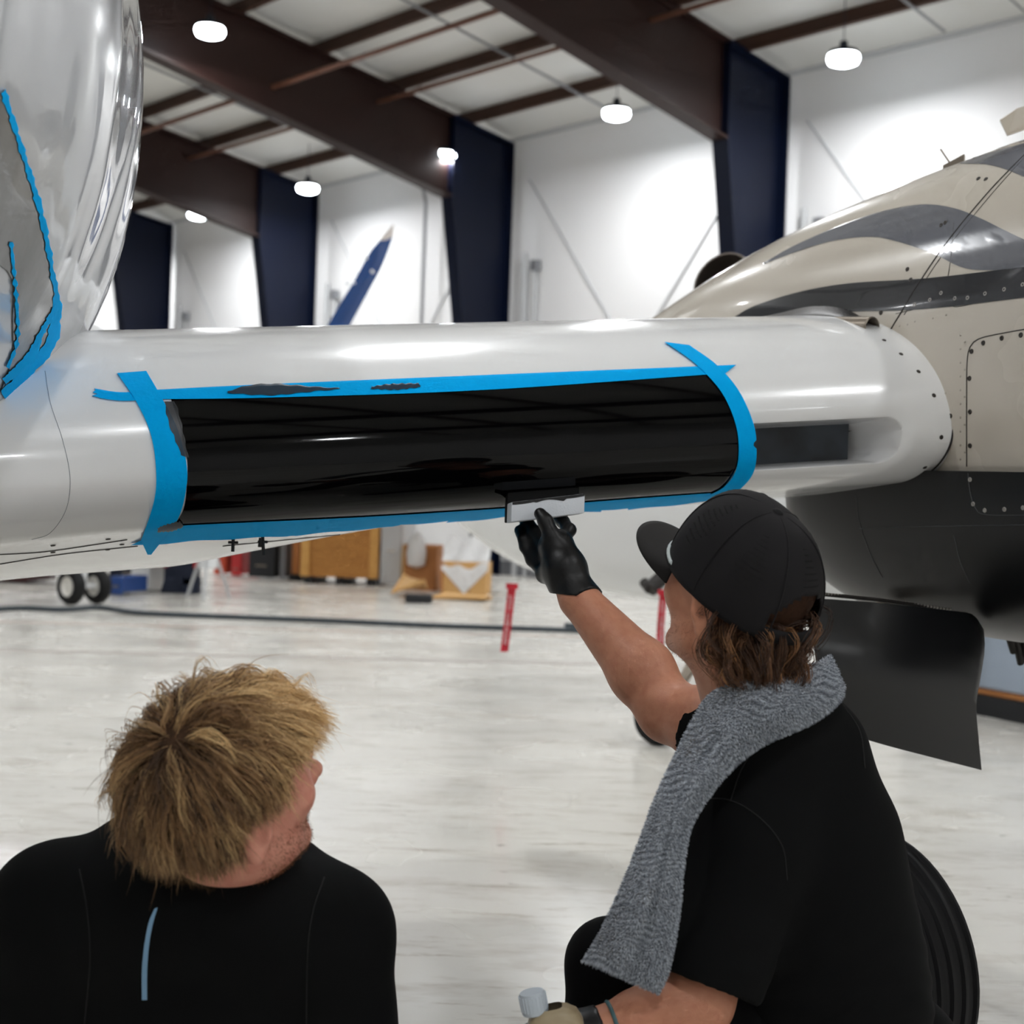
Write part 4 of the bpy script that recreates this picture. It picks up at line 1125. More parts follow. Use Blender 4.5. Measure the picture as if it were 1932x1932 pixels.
# left clutter: tripod jack, tool bag, cabinets
jk = empty('tripod_jack', floor_at(390, 1136)); tag(jk, 'white tripod jack stand with thin splayed legs', 'jack')
b0 = floor_at(390, 1130); mb = MB(); mb.tube([b0 + Vector((0, 0, .35)), b0 + Vector((0, 0, 1.0))], 0.11, 14); mb.build('cylinder', m_jetwhite, jk, smooth=50)
for k in range(3):
    a = 0.6 + k * 2.094; mb = MB(); mb.tube([b0 + Vector((0, 0, .75)), b0 + Vector((math.cos(a) * .28, math.sin(a) * .28, 0.0))], 0.018, 8); mb.build('leg', m_lightpipe, jk, smooth=50)
def cabinet(name, label, x0, x1, ybase, h, m, cat, parts=3, mtop=None):
    p, q = floor_at(x0, ybase), floor_at(x1, ybase + (x1 - x0) * 0.05); u = (q - p).normalized(); n = Vector((-u.y, u.x, 0)); Wd = (q - p).length
    root = empty(name, (p + q) / 2); tag(root, label, cat); c = (p + q) / 2 + n * 0.3
    mb = MB(); mb.box(c + Vector((0, 0, h / 2 + .02)), u * Wd / 2, n * 0.3, Vector((0, 0, h / 2 - .02))); mb.build('body', m, root, bevel=0.012)
    for k in range(parts):
        z = h * (k + .5) / parts; mb = MB(); mb.box(c - n * 0.305 + Vector((0, 0, z)), u * Wd * .45, n * .012, Vector((0, 0, h / parts * .42))); d = mb.build('drawer', m, root)
        mb = MB(); mb.tube([c - n * .33 - u * Wd * .2 + Vector((0, 0, z)), c - n * .33 + u * Wd * .2 + Vector((0, 0, z))], 0.01, 6); mb.build('handle', m_steel, d)
    if mtop:
        mb = MB(); mb.box(c + Vector((0, 0, h + .015)), u * Wd * .52, n * 0.32, Vector((0, 0, .015))); mb.build('top', mtop, root)
m_navycloth = mat('navy_cloth', (20, 30, 52), 0.7); m_redpl = mat('red_plastic', (190, 44, 46), 0.45); m_blue = mat('workshop_blue', (34, 70, 134), 0.45); m_orange = mat('orange_red', (188, 72, 42), 0.5)
cabinet('tool_cabinet', 'dark blue tool cabinet left of the navy bag, below the wing', 205, 300, 1102, 0.9, m_navycloth, 'cabinet', 3, m_dark)
cabinet('storage_bin', 'white storage bin standing between blue cabinet and navy bag', 246, 280, 1116, 0.62, m_jetwhite, 'bin', 1)
cabinet('step_stool', 'low blue work step behind the twin wheels', 208, 232, 1124, 0.22, m_blue, 'step', 1)
cabinet('red_cabinet', 'orange red tool chest right of the tripod jack', 403, 426, 1086, 0.75, m_orange, 'tool chest', 3)
cabinet('red_cabinet', 'bright red tool chest beside the dark machine', 436, 456, 1088, 0.7, m_redpl, 'tool chest', 3)
cabinet('dark_machine', 'dark grey machine cabinet between red chests and crates', 468, 518, 1092, 0.8, m_dark, 'machine', 2, m_cond)
cabinet('grey_locker', 'slim pale grey locker left of the plywood crates', 526, 538, 1094, 0.9, m_cond, 'locker', 1)
cabinet('white_locker', 'white locker between plywood crate and open cardboard box', 716, 756, 1106, 1.0, m_lightpipe, 'locker', 1)
cabinet('red_bin', 'dark red bins at the far left under the wing', -60, 58, 1096, 0.5, mat('maroon', (66, 28, 28), 0.6), 'bin', 2)
bag = empty('tool_bag', floor_at(340, 1124)); tag(bag, 'navy tool bag on stand with red trim beside the tripod jack', 'tool bag')
p = floor_at(338, 1120); mb = MB(); mb.box(p + Vector((0, .12, .42)), (.20, 0, 0), (0, .12, 0), (0, 0, .36)); mb.build('body', m_navycloth, bag, bevel=0.05, smooth=50)
mb = MB(); mb.box(p + Vector((-.08, .1, .1)), (.12, .02, 0), (0, .1, 0), (0.03, 0, .1)); mb.build('foot', m_navycloth, bag, bevel=0.02)
mb = MB(); mb.box(p + Vector((.12, .1, .1)), (.1, 0, 0), (0, .1, 0), (0, 0, .1)); mb.build('foot', m_navycloth, bag, bevel=0.02)
for sx in (-.17, .19):
    mb = MB(); mb.box(p + Vector((sx, -.01, .55)), (.03, 0, 0), (0, .012, 0), (0, 0, .24)); mb.build('strap', m_redpl, bag)
# low cart behind the engine pod at right
ct = empty('ground_cart', floor_at(1900, 1350)); tag(ct, 'pale blue grey ground cart with dark skirt behind the gear door', 'cart')
p, q = floor_at(1700, 1318), floor_at(2300, 1440); u = (q - p).normalized(); n = Vector((-u.y, u.x, 0)); c = (p + q) / 2 + n * 0.4; Wd = (q - p).length
mb = MB(); mb.box(c + Vector((0, 0, .06)), u * Wd / 2, n * .42, Vector((0, 0, .06))); mb.build('skirt', m_dark, ct)
mb = MB(); mb.box(c + Vector((0, 0, .14)), u * Wd / 2, n * .41, Vector((0, 0, .015))); mb.build('bumper_strip', m_card, ct)
mb = MB(); mb.box(c + Vector((0, 0, .43)), u * Wd / 2 * .99, n * .4, Vector((0, 0, .275))); mb.build('body', mat('cart_blue_grey', (168, 182, 200), 0.35), ct, bevel=0.02)
# ------------------------------------------------------------------ people
def skin_mat(name, rgb, rgb2):
    return mat(name, rgb, 0.5, spec=0.35, sss=0.08, var=(60, 0.45, rgb2), bump=(420, 0.08, 3, None, 0.002))
m_skin1 = skin_mat('skin_fair', (214, 150, 130), (196, 118, 104))
m_skin2 = skin_mat('skin_tanned', (196, 136, 108), (178, 112, 88))
def cloth_mat(name, rgb, rough=0.85):
    return mat(name, rgb, rough, spec=0.15, sheen=0.0, bump=(900, 0.15, 2, None, 0.001))
m_shirt = cloth_mat('black_jersey', (6, 7, 8)); m_trouser = cloth_mat('black_twill', (7, 7, 9))
m_glove = mat('black_nitrile', (8, 8, 10), 0.42, spec=0.35, bump=(120, 0.2, 3, None, 0.002))
m_capm = mat('cap_fabric', (29, 28, 30), 0.8, spec=0.2, bump=(700, 0.2, 2, None, 0.001))
HAIR = hair_mat('hair_strands')
V3 = lambda v: np.array([v.x, v.y, v.z])
A3 = lambda x, y, Y: V3(at(x, y, Y))

# ================= man 1: blond, sitting on the floor, back to us
man1 = tag(empty('person', at(380, 2200, 1.95).xy.to_3d()), 'blond man in a black t-shirt sitting with his back to the camera', 'person')
H1c = A3(430, 1486, 1.70); H1, R1m = head_frame(H1c, math.radians(48), math.radians(16), math.radians(13))
S = Solid(H1c - [0.45, 0.16, 0.62], H1c + [0.40, 0.52, 0.19], 0.004)
add_head(S, H1, R1m)
nb1 = A3(408, 1668, 1.87)
S.cap(H1(0, -.018, -.05), nb1, .054, .060, .03)
S.cap(H1(0, .02, -.085), A3(440, 1668, 1.90), .045, .055, .03)
Ls1, Rs1 = A3(105, 1718, 1.84), A3(622, 1762, 1.86)
for sh in (Ls1, Rs1): S.cap(nb1 + [0, .02, -.02], sh, .055, .055, .05)
S.ell(A3(370, 1860, 1.88), (.16, .10, .24), .05)
El1, Er1 = A3(20, 2040, 1.92), A3(652, 2085, 1.92)
Wl1, Wr1 = El1 + [-.02, .22, -.04], Er1 + [-.10, .22, .02]
S.chain([Ls1, El1], [.056, .042]); S.chain([Rs1, Er1], [.056, .042]); S.chain([El1, Wl1], [.042, .028]); S.chain([Er1, Wr1], [.042, .028])
for wr, sx in ((Wl1, -1), (Wr1, 1)):
    S.cap(wr, wr + [0, .07, -.01], .03, .032, .015)
    for f in range(4): S.chain([wr + [(f - 1.5) * .017, .09, -.01], wr + [(f - 1.5) * .019, .135 - abs(f - 1.4) * .008, -.025], wr + [(f - 1.5) * .018, .155 - abs(f - 1.4) * .01, -.05]], [.010, .009, .0075], .006)
    S.chain([wr + [-sx * .025, .03, 0], wr + [-sx * .05, .07, -.01], wr + [-sx * .05, .10, -.02]], [.013, .011, .009], .008)
body1 = link('body', S.mesh('body'), m_skin1, man1)
# stubble patch colour comes from a short beard of real strands below
S = Solid(np.array([-.80, 1.55, .05]), np.array([-.02, 2.25, .80]), 0.005)
S.cap(Ls1, A3(250, 1727, 1.80), .083, .080, .04); S.cap(Rs1, A3(500, 1748, 1.80), .080, .080, .04)
S.cap(A3(240, 1700, 1.80), A3(395, 1706, 1.785), .060, .060, .05); S.cap(A3(395, 1706, 1.785), A3(560, 1722, 1.81), .060, .060, .05); S.cap(A3(440, 1700, 1.84), A3(540, 1700, 1.86), .055, .05, .04)
S.cap(A3(300, 1708, 1.755), A3(490, 1712, 1.765), .054, .052, .05)
S.ell(A3(365, 1870, 1.88), (.195, .125, .27), .06)
S.ell(A3(365, 2150, 1.92), (.175, .125, .25), .06)
S.ell(A3(365, 2420, 1.96), (.18, .14, .20), .06)
S.cap(Ls1, Ls1 * .35 + El1 * .65, .083, .075, .03); S.cap(Rs1, Rs1 * .35 + Er1 * .65, .080, .078, .03)
def folds1(P):
    return np.sin(P[:, 0] * 38 + 4 * np.sin(P[:, 2] * 9)) * np.clip((0.62 - P[:, 2]) * 3, 0, 1) * .6 + fnoise(P, (16, 16, 7), 3)
S.noise(0.0035, folds1)
shirt1 = link('t_shirt', S.mesh('t_shirt', 2), m_shirt, man1); bv_s1 = bvh_of(shirt1)
for A, nm in (([(612, 1655), (590, 1720), (580, 1800), (578, 1932)], 'sleeve_seam'), ([(150, 1640), (165, 1720), (170, 1810), (160, 1932)], 'sleeve_seam')):
    line_on(nm, bv_s1, A, 0.002, mat('seam_thread', (12, 13, 15), 0.8), shirt1, 40)
patch('reflective_stripe', bv_s1, [(292, 1714), (281, 1740), (273, 1780), (268, 1830), (268, 1886)], [(298, 1712), (289, 1742), (282, 1780), (278, 1830), (278, 1886)], 3, 40, 0.0012,
      mat('reflective_silver', (122, 164, 198), 0.35, spec=0.6), shirt1)
S = Solid(np.array([-.95, 1.70, -.0]), np.array([.1, 2.75, .34]), 0.008)
hipL, hipR = np.array([-.50, 1.98, .13]), np.array([-.31, 1.98, .13])
kL, kR = np.array([-.72, 2.42, .17]), np.array([-.26, 2.42, .11]); fL, fR = np.array([-.34, 2.56, .07]), np.array([-.52, 2.50, .07])
S.ell(np.array([-.405, 1.96, .15]), (.19, .15, .15), .04)
for h_, k_, f_ in ((hipL, kL, fL), (hipR, kR, fR)): S.cap(h_, k_, .09, .068, .03); S.cap(k_, f_, .062, .045, .03)
link('trousers', S.mesh('trousers', 2), m_trouser, man1)
for f_ in (fL, fR):
    S = Solid(f_ - .2, f_ + .2, 0.007); d = np.array([.10 if f_ is fL else -.10, .05, -.02]); S.cap(f_ + [0, 0, -.02], f_ + d + [0, 0, -.01], .048, .04, .02)
    link('shoe', S.mesh('shoe'), mat('shoe_dark', (30, 30, 34), 0.6), man1)

# hair of man 1 (local head space)
def sph(n, rng):
    d = rng.normal(size=(n, 3)); return d / np.linalg.norm(d, axis=1, keepdims=True)
def hairline(y):
    return np.interp(y, [-1, -.75, -.35, -.15, 0, .25, .6, .85, 1], [-.95, -.95, -.88, -.42, .0, .26, .46, .62, .75])
def blond():
    rng = np.random.default_rng(11)
    c0 = np.array([0, -.012, .030]); r0 = np.array([.079, .101, .092])
    d = sph(14000, rng); d = d[d[:, 2] > hairline(d[:, 1])]
    nrm = d / r0; nrm /= np.linalg.norm(nrm, axis=1, keepdims=True)
    Wl = np.array([.18, -.62, .76]); Wl /= np.linalg.norm(Wl)
    g = R1m.T @ np.array([0, 0, -1.0])
    def tang(p):
        e = (p - c0) / r0; e /= np.linalg.norm(e, axis=1, keepdims=True) + 1e-9
        t = e * (e @ Wl)[:, None] - Wl; t /= np.linalg.norm(t, axis=1, keepdims=True) + 1e-6
        return t
    t0 = tang(c0 + d * r0)
    K = 10; n = min(1500, len(d)); d = d[:n]; nrm = nrm[:n]; t0 = t0[:n]
    front = np.clip(d[:, 1] + d[:, 2] * .35, 0, 1); back = np.clip(-d[:, 1] + .2, 0, 1)
    low = np.clip(-d[:, 2], 0, 1)
    L = np.minimum(.080 + .045 * front, .038 + .07 * np.clip(d[:, 2] + .95, 0, 2) + .06 * front) - .035 * np.exp(-((d[:, 1] - .15) / .35) ** 2) * (d[:, 2] < .45) * (np.abs(d[:, 0]) > .5) + rng.uniform(-.02, .03, n)
    lift = .06 + .12 * rng.uniform(0, 1, n) ** 1.5 + .16 * front
    grav = np.clip(.25 + .45 * (1 - front), 0, 1) * rng.uniform(.5, 1.1, n)
    P = grow(c0 + d * r0 * 1.0, nrm, t0, L, K, c0, r0, lift, g, grav * .8, tang, .12 + .26 * rng.uniform(0, 1, n) ** 2, 5)
    def face(Q): return ((Q[..., 1] > -.035) & (Q[..., 2] < -.002)) | ((Q[..., 1] > .035) & (Q[..., 2] < .045)) | (Q @ -g < -.082)
    for _ in range(2):                       # locks end where the ear and face begin
        hit = face(P); first = np.where(hit.any(1), hit.argmax(1), K)
        L = L * np.clip((first + .6) / K, .20, 1.0)
        P = grow(c0 + d * r0 * 1.0, nrm, t0, L, K, c0, r0, lift, g, grav * .8, tang, .12 + .26 * rng.uniform(0, 1, n) ** 2, 5)
    # windblown fringe: lift tips at the front to image right / up
    f = np.linspace(0, 1, K)[None, :, None]
    up = R1m.T @ np.array([.9, 0.1, .25])
    P = P + (np.clip(front - .35, 0, 1) * rng.uniform(0, .05, n))[:, None, None] * f ** 2 * up
    flick = R1m.T @ np.array([-.9, -.2, .1])
    P = P + (np.clip(low + back - .7, 0, 1) * rng.uniform(0, .03, n))[:, None, None] * f ** 3 * nrm[:, None, :]
    # strands of each lock
    m = 9; off = rng.normal(size=(n, m, 1, 3)) * .0038
    spread = np.interp(np.linspace(0, 1, K), [0, .3, .75, 1], [1.0, .85, .5, .35])[None, None, :, None]
    Q = P[:, None] + off * spread + rng.normal(size=(n, m, 1, 3)) * .004 * np.linspace(0, 1, K)[None, None, :, None] ** 2
    stray = rng.uniform(0, 1, (n, m)) < .05
    Q = Q + stray[..., None, None] * rng.normal(size=(n, m, 1, 3)) * .016 * np.linspace(0, 1, K)[None, None, :, None] ** 1.5
    Q = Q.reshape(-1, K, 3)
    # colour per lock
    tone = np.clip(.02 + .80 * front + .22 * np.clip(d[:, 2], 0, 1) - .15 * low + rng.normal(0, .20, n) + .12 + .35 * (rng.uniform(0, 1, n) < .2), 0, 1)
    tone = np.repeat(tone, m) + rng.normal(0, .08, n * m)
    br, md, bl = np.array(lin((74, 53, 38))), np.array(lin((158, 120, 80))), np.array(lin((244, 208, 152)))
    kk = np.linspace(0, 1, K)[None, :]
    tt = np.clip(tone[:, None] * 1.0 + .28 * kk - .05, 0, 1)[..., None]
    C = np.where(tt < .5, br + (md - br) * tt * 2, md + (bl - md) * (tt - .5) * 2)
    Wd = np.repeat(rng.uniform(.0003, .0006, n), m)
    Wp = np.einsum('ij,nkj->nki', R1m, Q) + H1c
    strands('hair', Wp, Wd, C, HAIR, man1)
    # short beard
    dd = rng.uniform(0, 1, (2600, 2)); 
    return c0, r0
c0h, r0h = blond()
# scalp layer under the locks (closely cropped roots)
def scalp(name, H, R, c0, r0, colr, parent, hl, zcut=None):
    mb = MB(); G = []
    for i in range(41):
        th = math.pi * i / 40; row = []
        for j in range(65):
            ph = 2 * math.pi * j / 64; row.append(np.array([math.sin(th) * math.cos(ph), math.sin(th) * math.sin(ph), math.cos(th)]))
        G.append(row)
    V = []; F = []; idx = {}
    def vid(i, j):
        if (i, j) not in idx:
            d = G[i][j]; p = H(*(c0 + d * r0 * 1.035)); idx[(i, j)] = len(V); V.append(p)
        return idx[(i, j)]
    for i in range(40):
        for j in range(64):
            d = G[i][j] + G[i + 1][j + 1]; d = d / (np.linalg.norm(d) + 1e-9)
            if d[2] > hl(d[1]) + .03: F.append([vid(i, j), vid(i + 1, j), vid(i + 1, j + 1), vid(i, j + 1)])
    me = np_mesh(name, np.array(V), np.array(F)); return link(name, me, mat(name + '_' + parent.name, colr, 0.8, spec=.1, var=(200, 0.6, tuple(int(c * .6) for c in colr))), parent)
scalp('hair_roots', H1, R1m, c0h, r0h, (74, 54, 40), man1, hairline)
def beard(body, H, R, parent, colr, n, region, ln, seed):
    """short stubble strands standing on the skin"""
    rng = np.random.default_rng(seed); me = body.data
    co = np.empty(len(me.vertices) * 3, np.float32); me.vertices.foreach_get('co', co); co = co.reshape(-1, 3)
    no = np.empty(len(me.vertices) * 3, np.float32); me.vertices.foreach_get('normal', no); no = no.reshape(-1, 3)
    loc = (co - H(0, 0, 0)) @ R
    ok = np.where(region(loc))[0]
    pk = rng.choice(ok, n); p = co[pk] + rng.normal(size=(n, 3)) * .0012; q = no[pk]
    down = R @ np.array([0, .2, -1.0])
    d = q * .6 + down * .7 + rng.normal(size=(n, 3)) * .3; d /= np.linalg.norm(d, axis=1, keepdims=True)
    K = 3; P = p[:, None] + d[:, None] * (np.linspace(0, 1, K)[None, :, None] * ln * rng.uniform(.5, 1.2, (n, 1, 1)))
    C = np.broadcast_to(np.array(lin(colr)), (n, K, 3)) * rng.uniform(.7, 1.3, (n, 1, 1))
    strands('beard', P, np.full(n, .00018), C, HAIR, parent)
reg1 = lambda l: (l[:, 2] < -.045 + .25 * np.clip(.02 - l[:, 1], 0, .1)) & (l[:, 2] > -.125) & (l[:, 1] > .0) & ~((l[:, 2] > -.066) & (np.abs(l[:, 0]) < .02)) 
beard(body1, H1, R1m, man1, (128, 80, 48), 6500, reg1, .0035, 21)

# ================= man 2: cap, towel, raised gloved hand
man2 = tag(empty('person', at(1560, 1990, 2.05).xy.to_3d()), 'man in a black cap and black t-shirt raising a gloved hand to the wing', 'person')
H2c = A3(1393, 1112, 1.97); H2, R2m = head_frame(H2c, math.radians(-40), math.radians(13), math.radians(-3))
S = Solid(np.array([.03, 1.72, .38]), np.array([.66, 2.62, 1.20]), 0.004)
add_head(S, H2, R2m)
nb2 = A3(1440, 1330, 2.00)
S.cap(H2(0, -.030, -.06), nb2, .058, .064, .03); S.cap(H2(0, .025, -.085), A3(1400, 1340, 2.06), .04, .055, .03)
S.cap(H2(-.055, -.015, -.07), A3(1385, 1345, 2.03), .016, .013, .012)                    # neck tendon
Ls2, Rs2 = A3(1410, 1585, 1.96), A3(1425, 1415, 2.22)
S.cap(nb2 + [0, .02, -.05], Ls2, .045, .05, .03); S.cap(nb2 + [0, .03, -.04], Rs2, .05, .055, .04)
S.ell(A3(1530, 1700, 2.08), (.09, .08, .22), .05)
El2, Wl2 = A3(1318, 1888, 1.90), A3(1130, 1950, 1.88)
S.chain([Ls2, El2, Wl2], [.056, .044, .030], .02)
S.cap(El2 * .75 + Wl2 * .25, El2 * .4 + Wl2 * .6, .046, .038, .02)
Er2, Wr2 = A3(1262, 1342, 2.36), A3(1094, 1132, 2.50)
S.chain([Rs2, Rs2 * .5 + Er2 * .5 + np.array([0, 0, .006]), Er2], [.062, .058, .050], .03)
S.cap(Er2, Er2 * .68 + Wr2 * .32 + np.array([.004, 0, .004]), .048, .054, .02); S.cap(Er2 * .68 + Wr2 * .32 + np.array([.004, 0, .004]), Wr2, .054, .034, .02)
# bare hands inside the gloves (same poses, slimmer)
HANDR = {'palm': [A3(1090, 1128, 2.50), A3(1066, 1075, 2.525), A3(1050, 1032, 2.545)],
 'thumb': [A3(1064, 1062, 2.52), A3(1042, 1012, 2.530), A3(1030, 985, 2.538), A3(1019, 969, 2.548)],
 'index': [A3(1056, 1022, 2.565), A3(1074, 1000, 2.590), A3(1062, 984, 2.622), A3(1046, 972, 2.640)],
 'middle': [A3(1034, 1034, 2.57), A3(1010, 1006, 2.60), A3(996, 990, 2.622), A3(988, 982, 2.636)],
 'ring': [A3(1026, 1056, 2.57), A3(1000, 1026, 2.60), A3(986, 1008, 2.612), A3(980, 1000, 2.622)],
 'little': [A3(1030, 1082, 2.56), A3(1004, 1056, 2.585), A3(990, 1032, 2.595), A3(984, 1016, 2.60)]}
def hand(S, Hd, g):
    p = Hd['palm']; S.chain(p, [.030 + g, .034 + g, .030 + g], .02); S.cap(p[1], Hd['little'][0], .026 + g, .018 + g, .02); S.cap(p[2], Hd['index'][0], .022 + g, .017 + g, .02); S.cap(p[2], Hd['middle'][0], .02 + g, .015 + g, .015)
    for nm, rs in (('thumb', (.017, .014, .0125, .010)), ('index', (.0135, .0115, .0105, .009)), ('middle', (.0135, .0115, .0105, .009)), ('ring', (.013, .011, .010, .0085)), ('little', (.012, .010, .009, .0075))):
        S.chain(Hd[nm], [r + g for r in rs], .006)
hand(S, HANDR, -.002)
HANDL = {'palm': [Wl2, Wl2 + [-.045, 0, -.012], Wl2 + [-.075, .0, -.025]], 'thumb': [Wl2 + [-.035, -.015, .0], Wl2 + [-.06, -.035, .0], Wl2 + [-.085, -.042, -.012], Wl2 + [-.10, -.040, -.02]]}
for i, nm in enumerate(('index', 'middle', 'ring', 'little')):
    z = -.012 - .018 * i; L_ = [0.0, -.006, -.010, -.02][i]
    HANDL[nm] = [Wl2 + [-.085, .008, z], Wl2 + [-.118 - L_, .0, z - .004], Wl2 + [-.125 - L_, -.028, z - .006], Wl2 + [-.110 - L_, -.046, z - .008]]
hand(S, HANDL, -.002)
body2m = link('body', S.mesh('body'), m_skin2, man2)
# gloves
S = Solid(np.array([-.02, 2.42, .96]), np.array([.20, 2.70, 1.12]), 0.003)
hand(S, HANDR, .0012)
cd = (Wr2 - Er2) / np.linalg.norm(Wr2 - Er2)
S.cap(Wr2 - cd * .03, Wr2 + cd * .035, .0415, .035, .012); S.half(Wr2 - cd * .010, -cd)
S.noise(0.0011, lambda P: fnoise(P, (160, 160, 90), 9))
glove_r = link('glove', S.mesh('glove', 1), m_glove, man2)
S = Solid(Wl2 - [.19, .10, .13], Wl2 + [.06, .08, .07], 0.003); hand(S, HANDL, .0012); cdl = (Wl2 - El2) / np.linalg.norm(Wl2 - El2)
S.cap(Wl2, Wl2 + cdl * .02, .036, .034, .01); S.half(Wl2 - cdl * .006, -cdl); link('glove', S.mesh('glove', 1), m_glove, man2)
mb = MB(); mb.tube([Vector(Wl2 - cdl * .022 + .0345 * (np.array(Vector(cdl).orthogonal().normalized()) * math.cos(a) + np.cross(cdl, np.array(Vector(cdl).orthogonal().normalized())) * math.sin(a))) for a in np.linspace(0, 2 * math.pi, 33)], .003, 6); mb.build('wrist_band', mat('teal_band', (60, 96, 100), 0.5), man2, smooth=60)
# shirt
S = Solid(np.array([.10, 1.70, .20]), np.array([.85, 2.50, .98]), 0.005)
S.cap(A3(1450, 1392, 2.01), A3(1520, 1392, 2.05), .078, .072, .05)
S.cap(nb2 + [0.0, -.005, -.045], Ls2, .068, .084, .05); S.cap(nb2 + [0.01, .02, -.05], Rs2, .062, .072, .05)
S.ell(A3(1490, 1600, 2.05), (.130, .130, .20), .05); S.ell(A3(1535, 1760, 2.06), (.142, .130, .24), .06); S.ell(A3(1570, 1950, 2.08), (.140, .135, .22), .06)
S.cap(A3(1525, 1430, 2.05), A3(1560, 1560, 2.07), .07, .08, .05)
slv = Ls2 * .24 + El2 * .76
S.cap(Ls2, slv, .086, .084, .03); S.half(A3(1300, 1850, 1.9), (El2 - Ls2) * 0 + np.array([-.35, -.12, -1.0])) if False else None
def inside_cut(a, b, r): S.cap(a, b, r, r, .006, 'cut')
ax2 = (El2 - Ls2) / np.linalg.norm(El2 - Ls2)
sl, P = S._sub(slv - .14, slv + .14); dd = (P - (slv + ax2 * .035)) @ ax2; rad = np.linalg.norm(P - Ls2 - ((P - Ls2) @ ax2)[..., None] * ax2, axis=-1)
S.F[sl] = np.where(rad < .11, np.maximum(S.F[sl], dd), S.F[sl]).astype(np.float32)
inside_cut(slv - ax2 * .01, slv + ax2 * .12, .066)
Rsl = Rs2 * .10 + Er2 * .90; S.cap(Rs2, Rsl, .076, .067, .03)
axr = (Er2 - Rs2) / np.linalg.norm(Er2 - Rs2); slr, P = S._sub(Rsl - .13, Rsl + .13); dd = (P - (Rs2 * .40 + Er2 * .60)) @ axr
rad = np.linalg.norm(P - Rs2 - ((P - Rs2) @ axr)[..., None] * axr, axis=-1); S.F[slr] = np.where(rad < .1, np.maximum(S.F[slr], dd), S.F[slr]).astype(np.float32)
def folds2(P):
    low = np.clip((.62 - P[:, 2]) * 5, 0, 1)
    return low * np.sin(P[:, 2] * 150 + 5 * np.sin(P[:, 0] * 14 + P[:, 1] * 8)) * .55 + fnoise(P, (13, 13, 9), 4) + .5 * np.sin((P[:, 0] * 60 - P[:, 2] * 25)) * np.clip((P[:, 2] - .6) * 5, 0, 1) * np.clip((P[:, 0] - .40) * 8, 0, 1)
S.noise(0.0035, folds2)
shirt2 = link('t_shirt', S.mesh('t_shirt', 5), m_shirt, man2); bv_s2 = bvh_of(shirt2)
for A in ([(1300, 1512), (1370, 1508), (1430, 1540), (1475, 1595), (1485, 1660)], [(1440, 1390), (1400, 1450), (1378, 1512)], [(1590, 1330), (1622, 1380), (1632, 1450)]):
    line_on('sleeve_seam', bv_s2, A, 0.002, mat('seam_thread', (12, 13, 15), 0.8), shirt2, 40)
# trousers and shoes
S = Solid(np.array([.02, 1.75, 0.0]), np.array([.80, 2.75, .62]), 0.008)
hip = A3(1620, 2010, 2.10); kn1 = A3(1152, 1818, 2.02); an1 = np.array([kn1[0] - .03, kn1[1] + .05, .09])
S.ell(hip, (.16, .15, .13), .04); S.cap(hip + [-.03, -.06, -.01], kn1, .095, .062, .03); S.cap(kn1, an1, .060, .045, .02)
kn2 = A3(1330, 1815, 2.50); an2 = np.array([kn2[0] - .04, kn2[1] + .02, .09])
S.cap(hip + [0, .08, 0], kn2, .09, .062, .03); S.cap(kn2, an2, .058, .044, .02)
link('trousers', S.mesh('trousers', 2), m_trouser, man2)
for an in (an1, an2):
    S = Solid(an - [.3, .15, .12], an + [.12, .15, .1], .007); S.cap(an + [.03, 0, -.045], an + [-.17, .02, -.055], .045, .036, .03); S.cap(an, an + [0, 0, -.04], .045, .045, .02)
    link('shoe', S.mesh('shoe'), mat('shoe_dark', (30, 30, 34), 0.6), man2)
# ---- cap (own frame: tilted up a little more than the head)
capR = R2m @ np.array(Matrix.Rotation(math.radians(19), 3, 'X')); cc = H2(0, -.005, .009)
def CP(x, y, z): return Vector(cc + capR @ np.array([x, y, z]))
def cap_pt(th, v):
    """th azimuth from front, v 0 top .. 1 rim"""
    ph = v * (math.pi / 2) * 1.06
    rx, ry, rz = .092, .116, .116
    s, c = math.sin(ph), math.cos(ph)
    k = s ** 0.82
    z = rz * (c if c > 0 else c * 1.0)
    x, y = rx * k * math.sin(th), ry * k * math.cos(th)
    front = max(0, math.cos(th))
    z += .012 * front * math.sin(min(1, v) * math.pi) 
    return x, y, z - .004 * abs(math.sin(th * 3)) * 0 - .004 * v * abs(math.cos(th))
NT, NV = 96, 30; G = {}
me_V = []; me_F = []; idx = {}
def opening(th, v):
    dth = abs(((th - math.pi) + math.pi) % (2 * math.pi) - math.pi)
    x, y, z = cap_pt(th, v); zr = cap_pt(math.pi, 1.0)[2]
    hgt = z - (zr + .019)
    return hgt > 0 and (dth / .60) ** 2 + (hgt / .050) ** 2 < 1
for i in range(NT):
    for j in range(NV):
        th0, th1 = 2 * math.pi * i / NT, 2 * math.pi * (i + 1) / NT; v0, v1 = j / NV, (j + 1) / NV
        if opening((th0 + th1) / 2, (v0 + v1) / 2): continue
        q = []
        for a, b in ((i, j), (i, j + 1), ((i + 1) % NT, j + 1), ((i + 1) % NT, j)):
            if (a, b) not in idx:
                idx[(a, b)] = len(me_V); me_V.append(CP(*cap_pt(2 * math.pi * a / NT, max(b / NV, 0.0))))
            q.append(idx[(a, b)])
        me_F.append(q)
mb = MB(); mb.add(me_V, me_F); capo = mb.build('cap', m_capm, man2, smooth=60)
sol = capo.modifiers.new('thickness', 'SOLIDIFY'); sol.thickness = 0.0025; sol.offset = 1.0
capo['label'] = 'black perforated cap with a white rope above the brim'
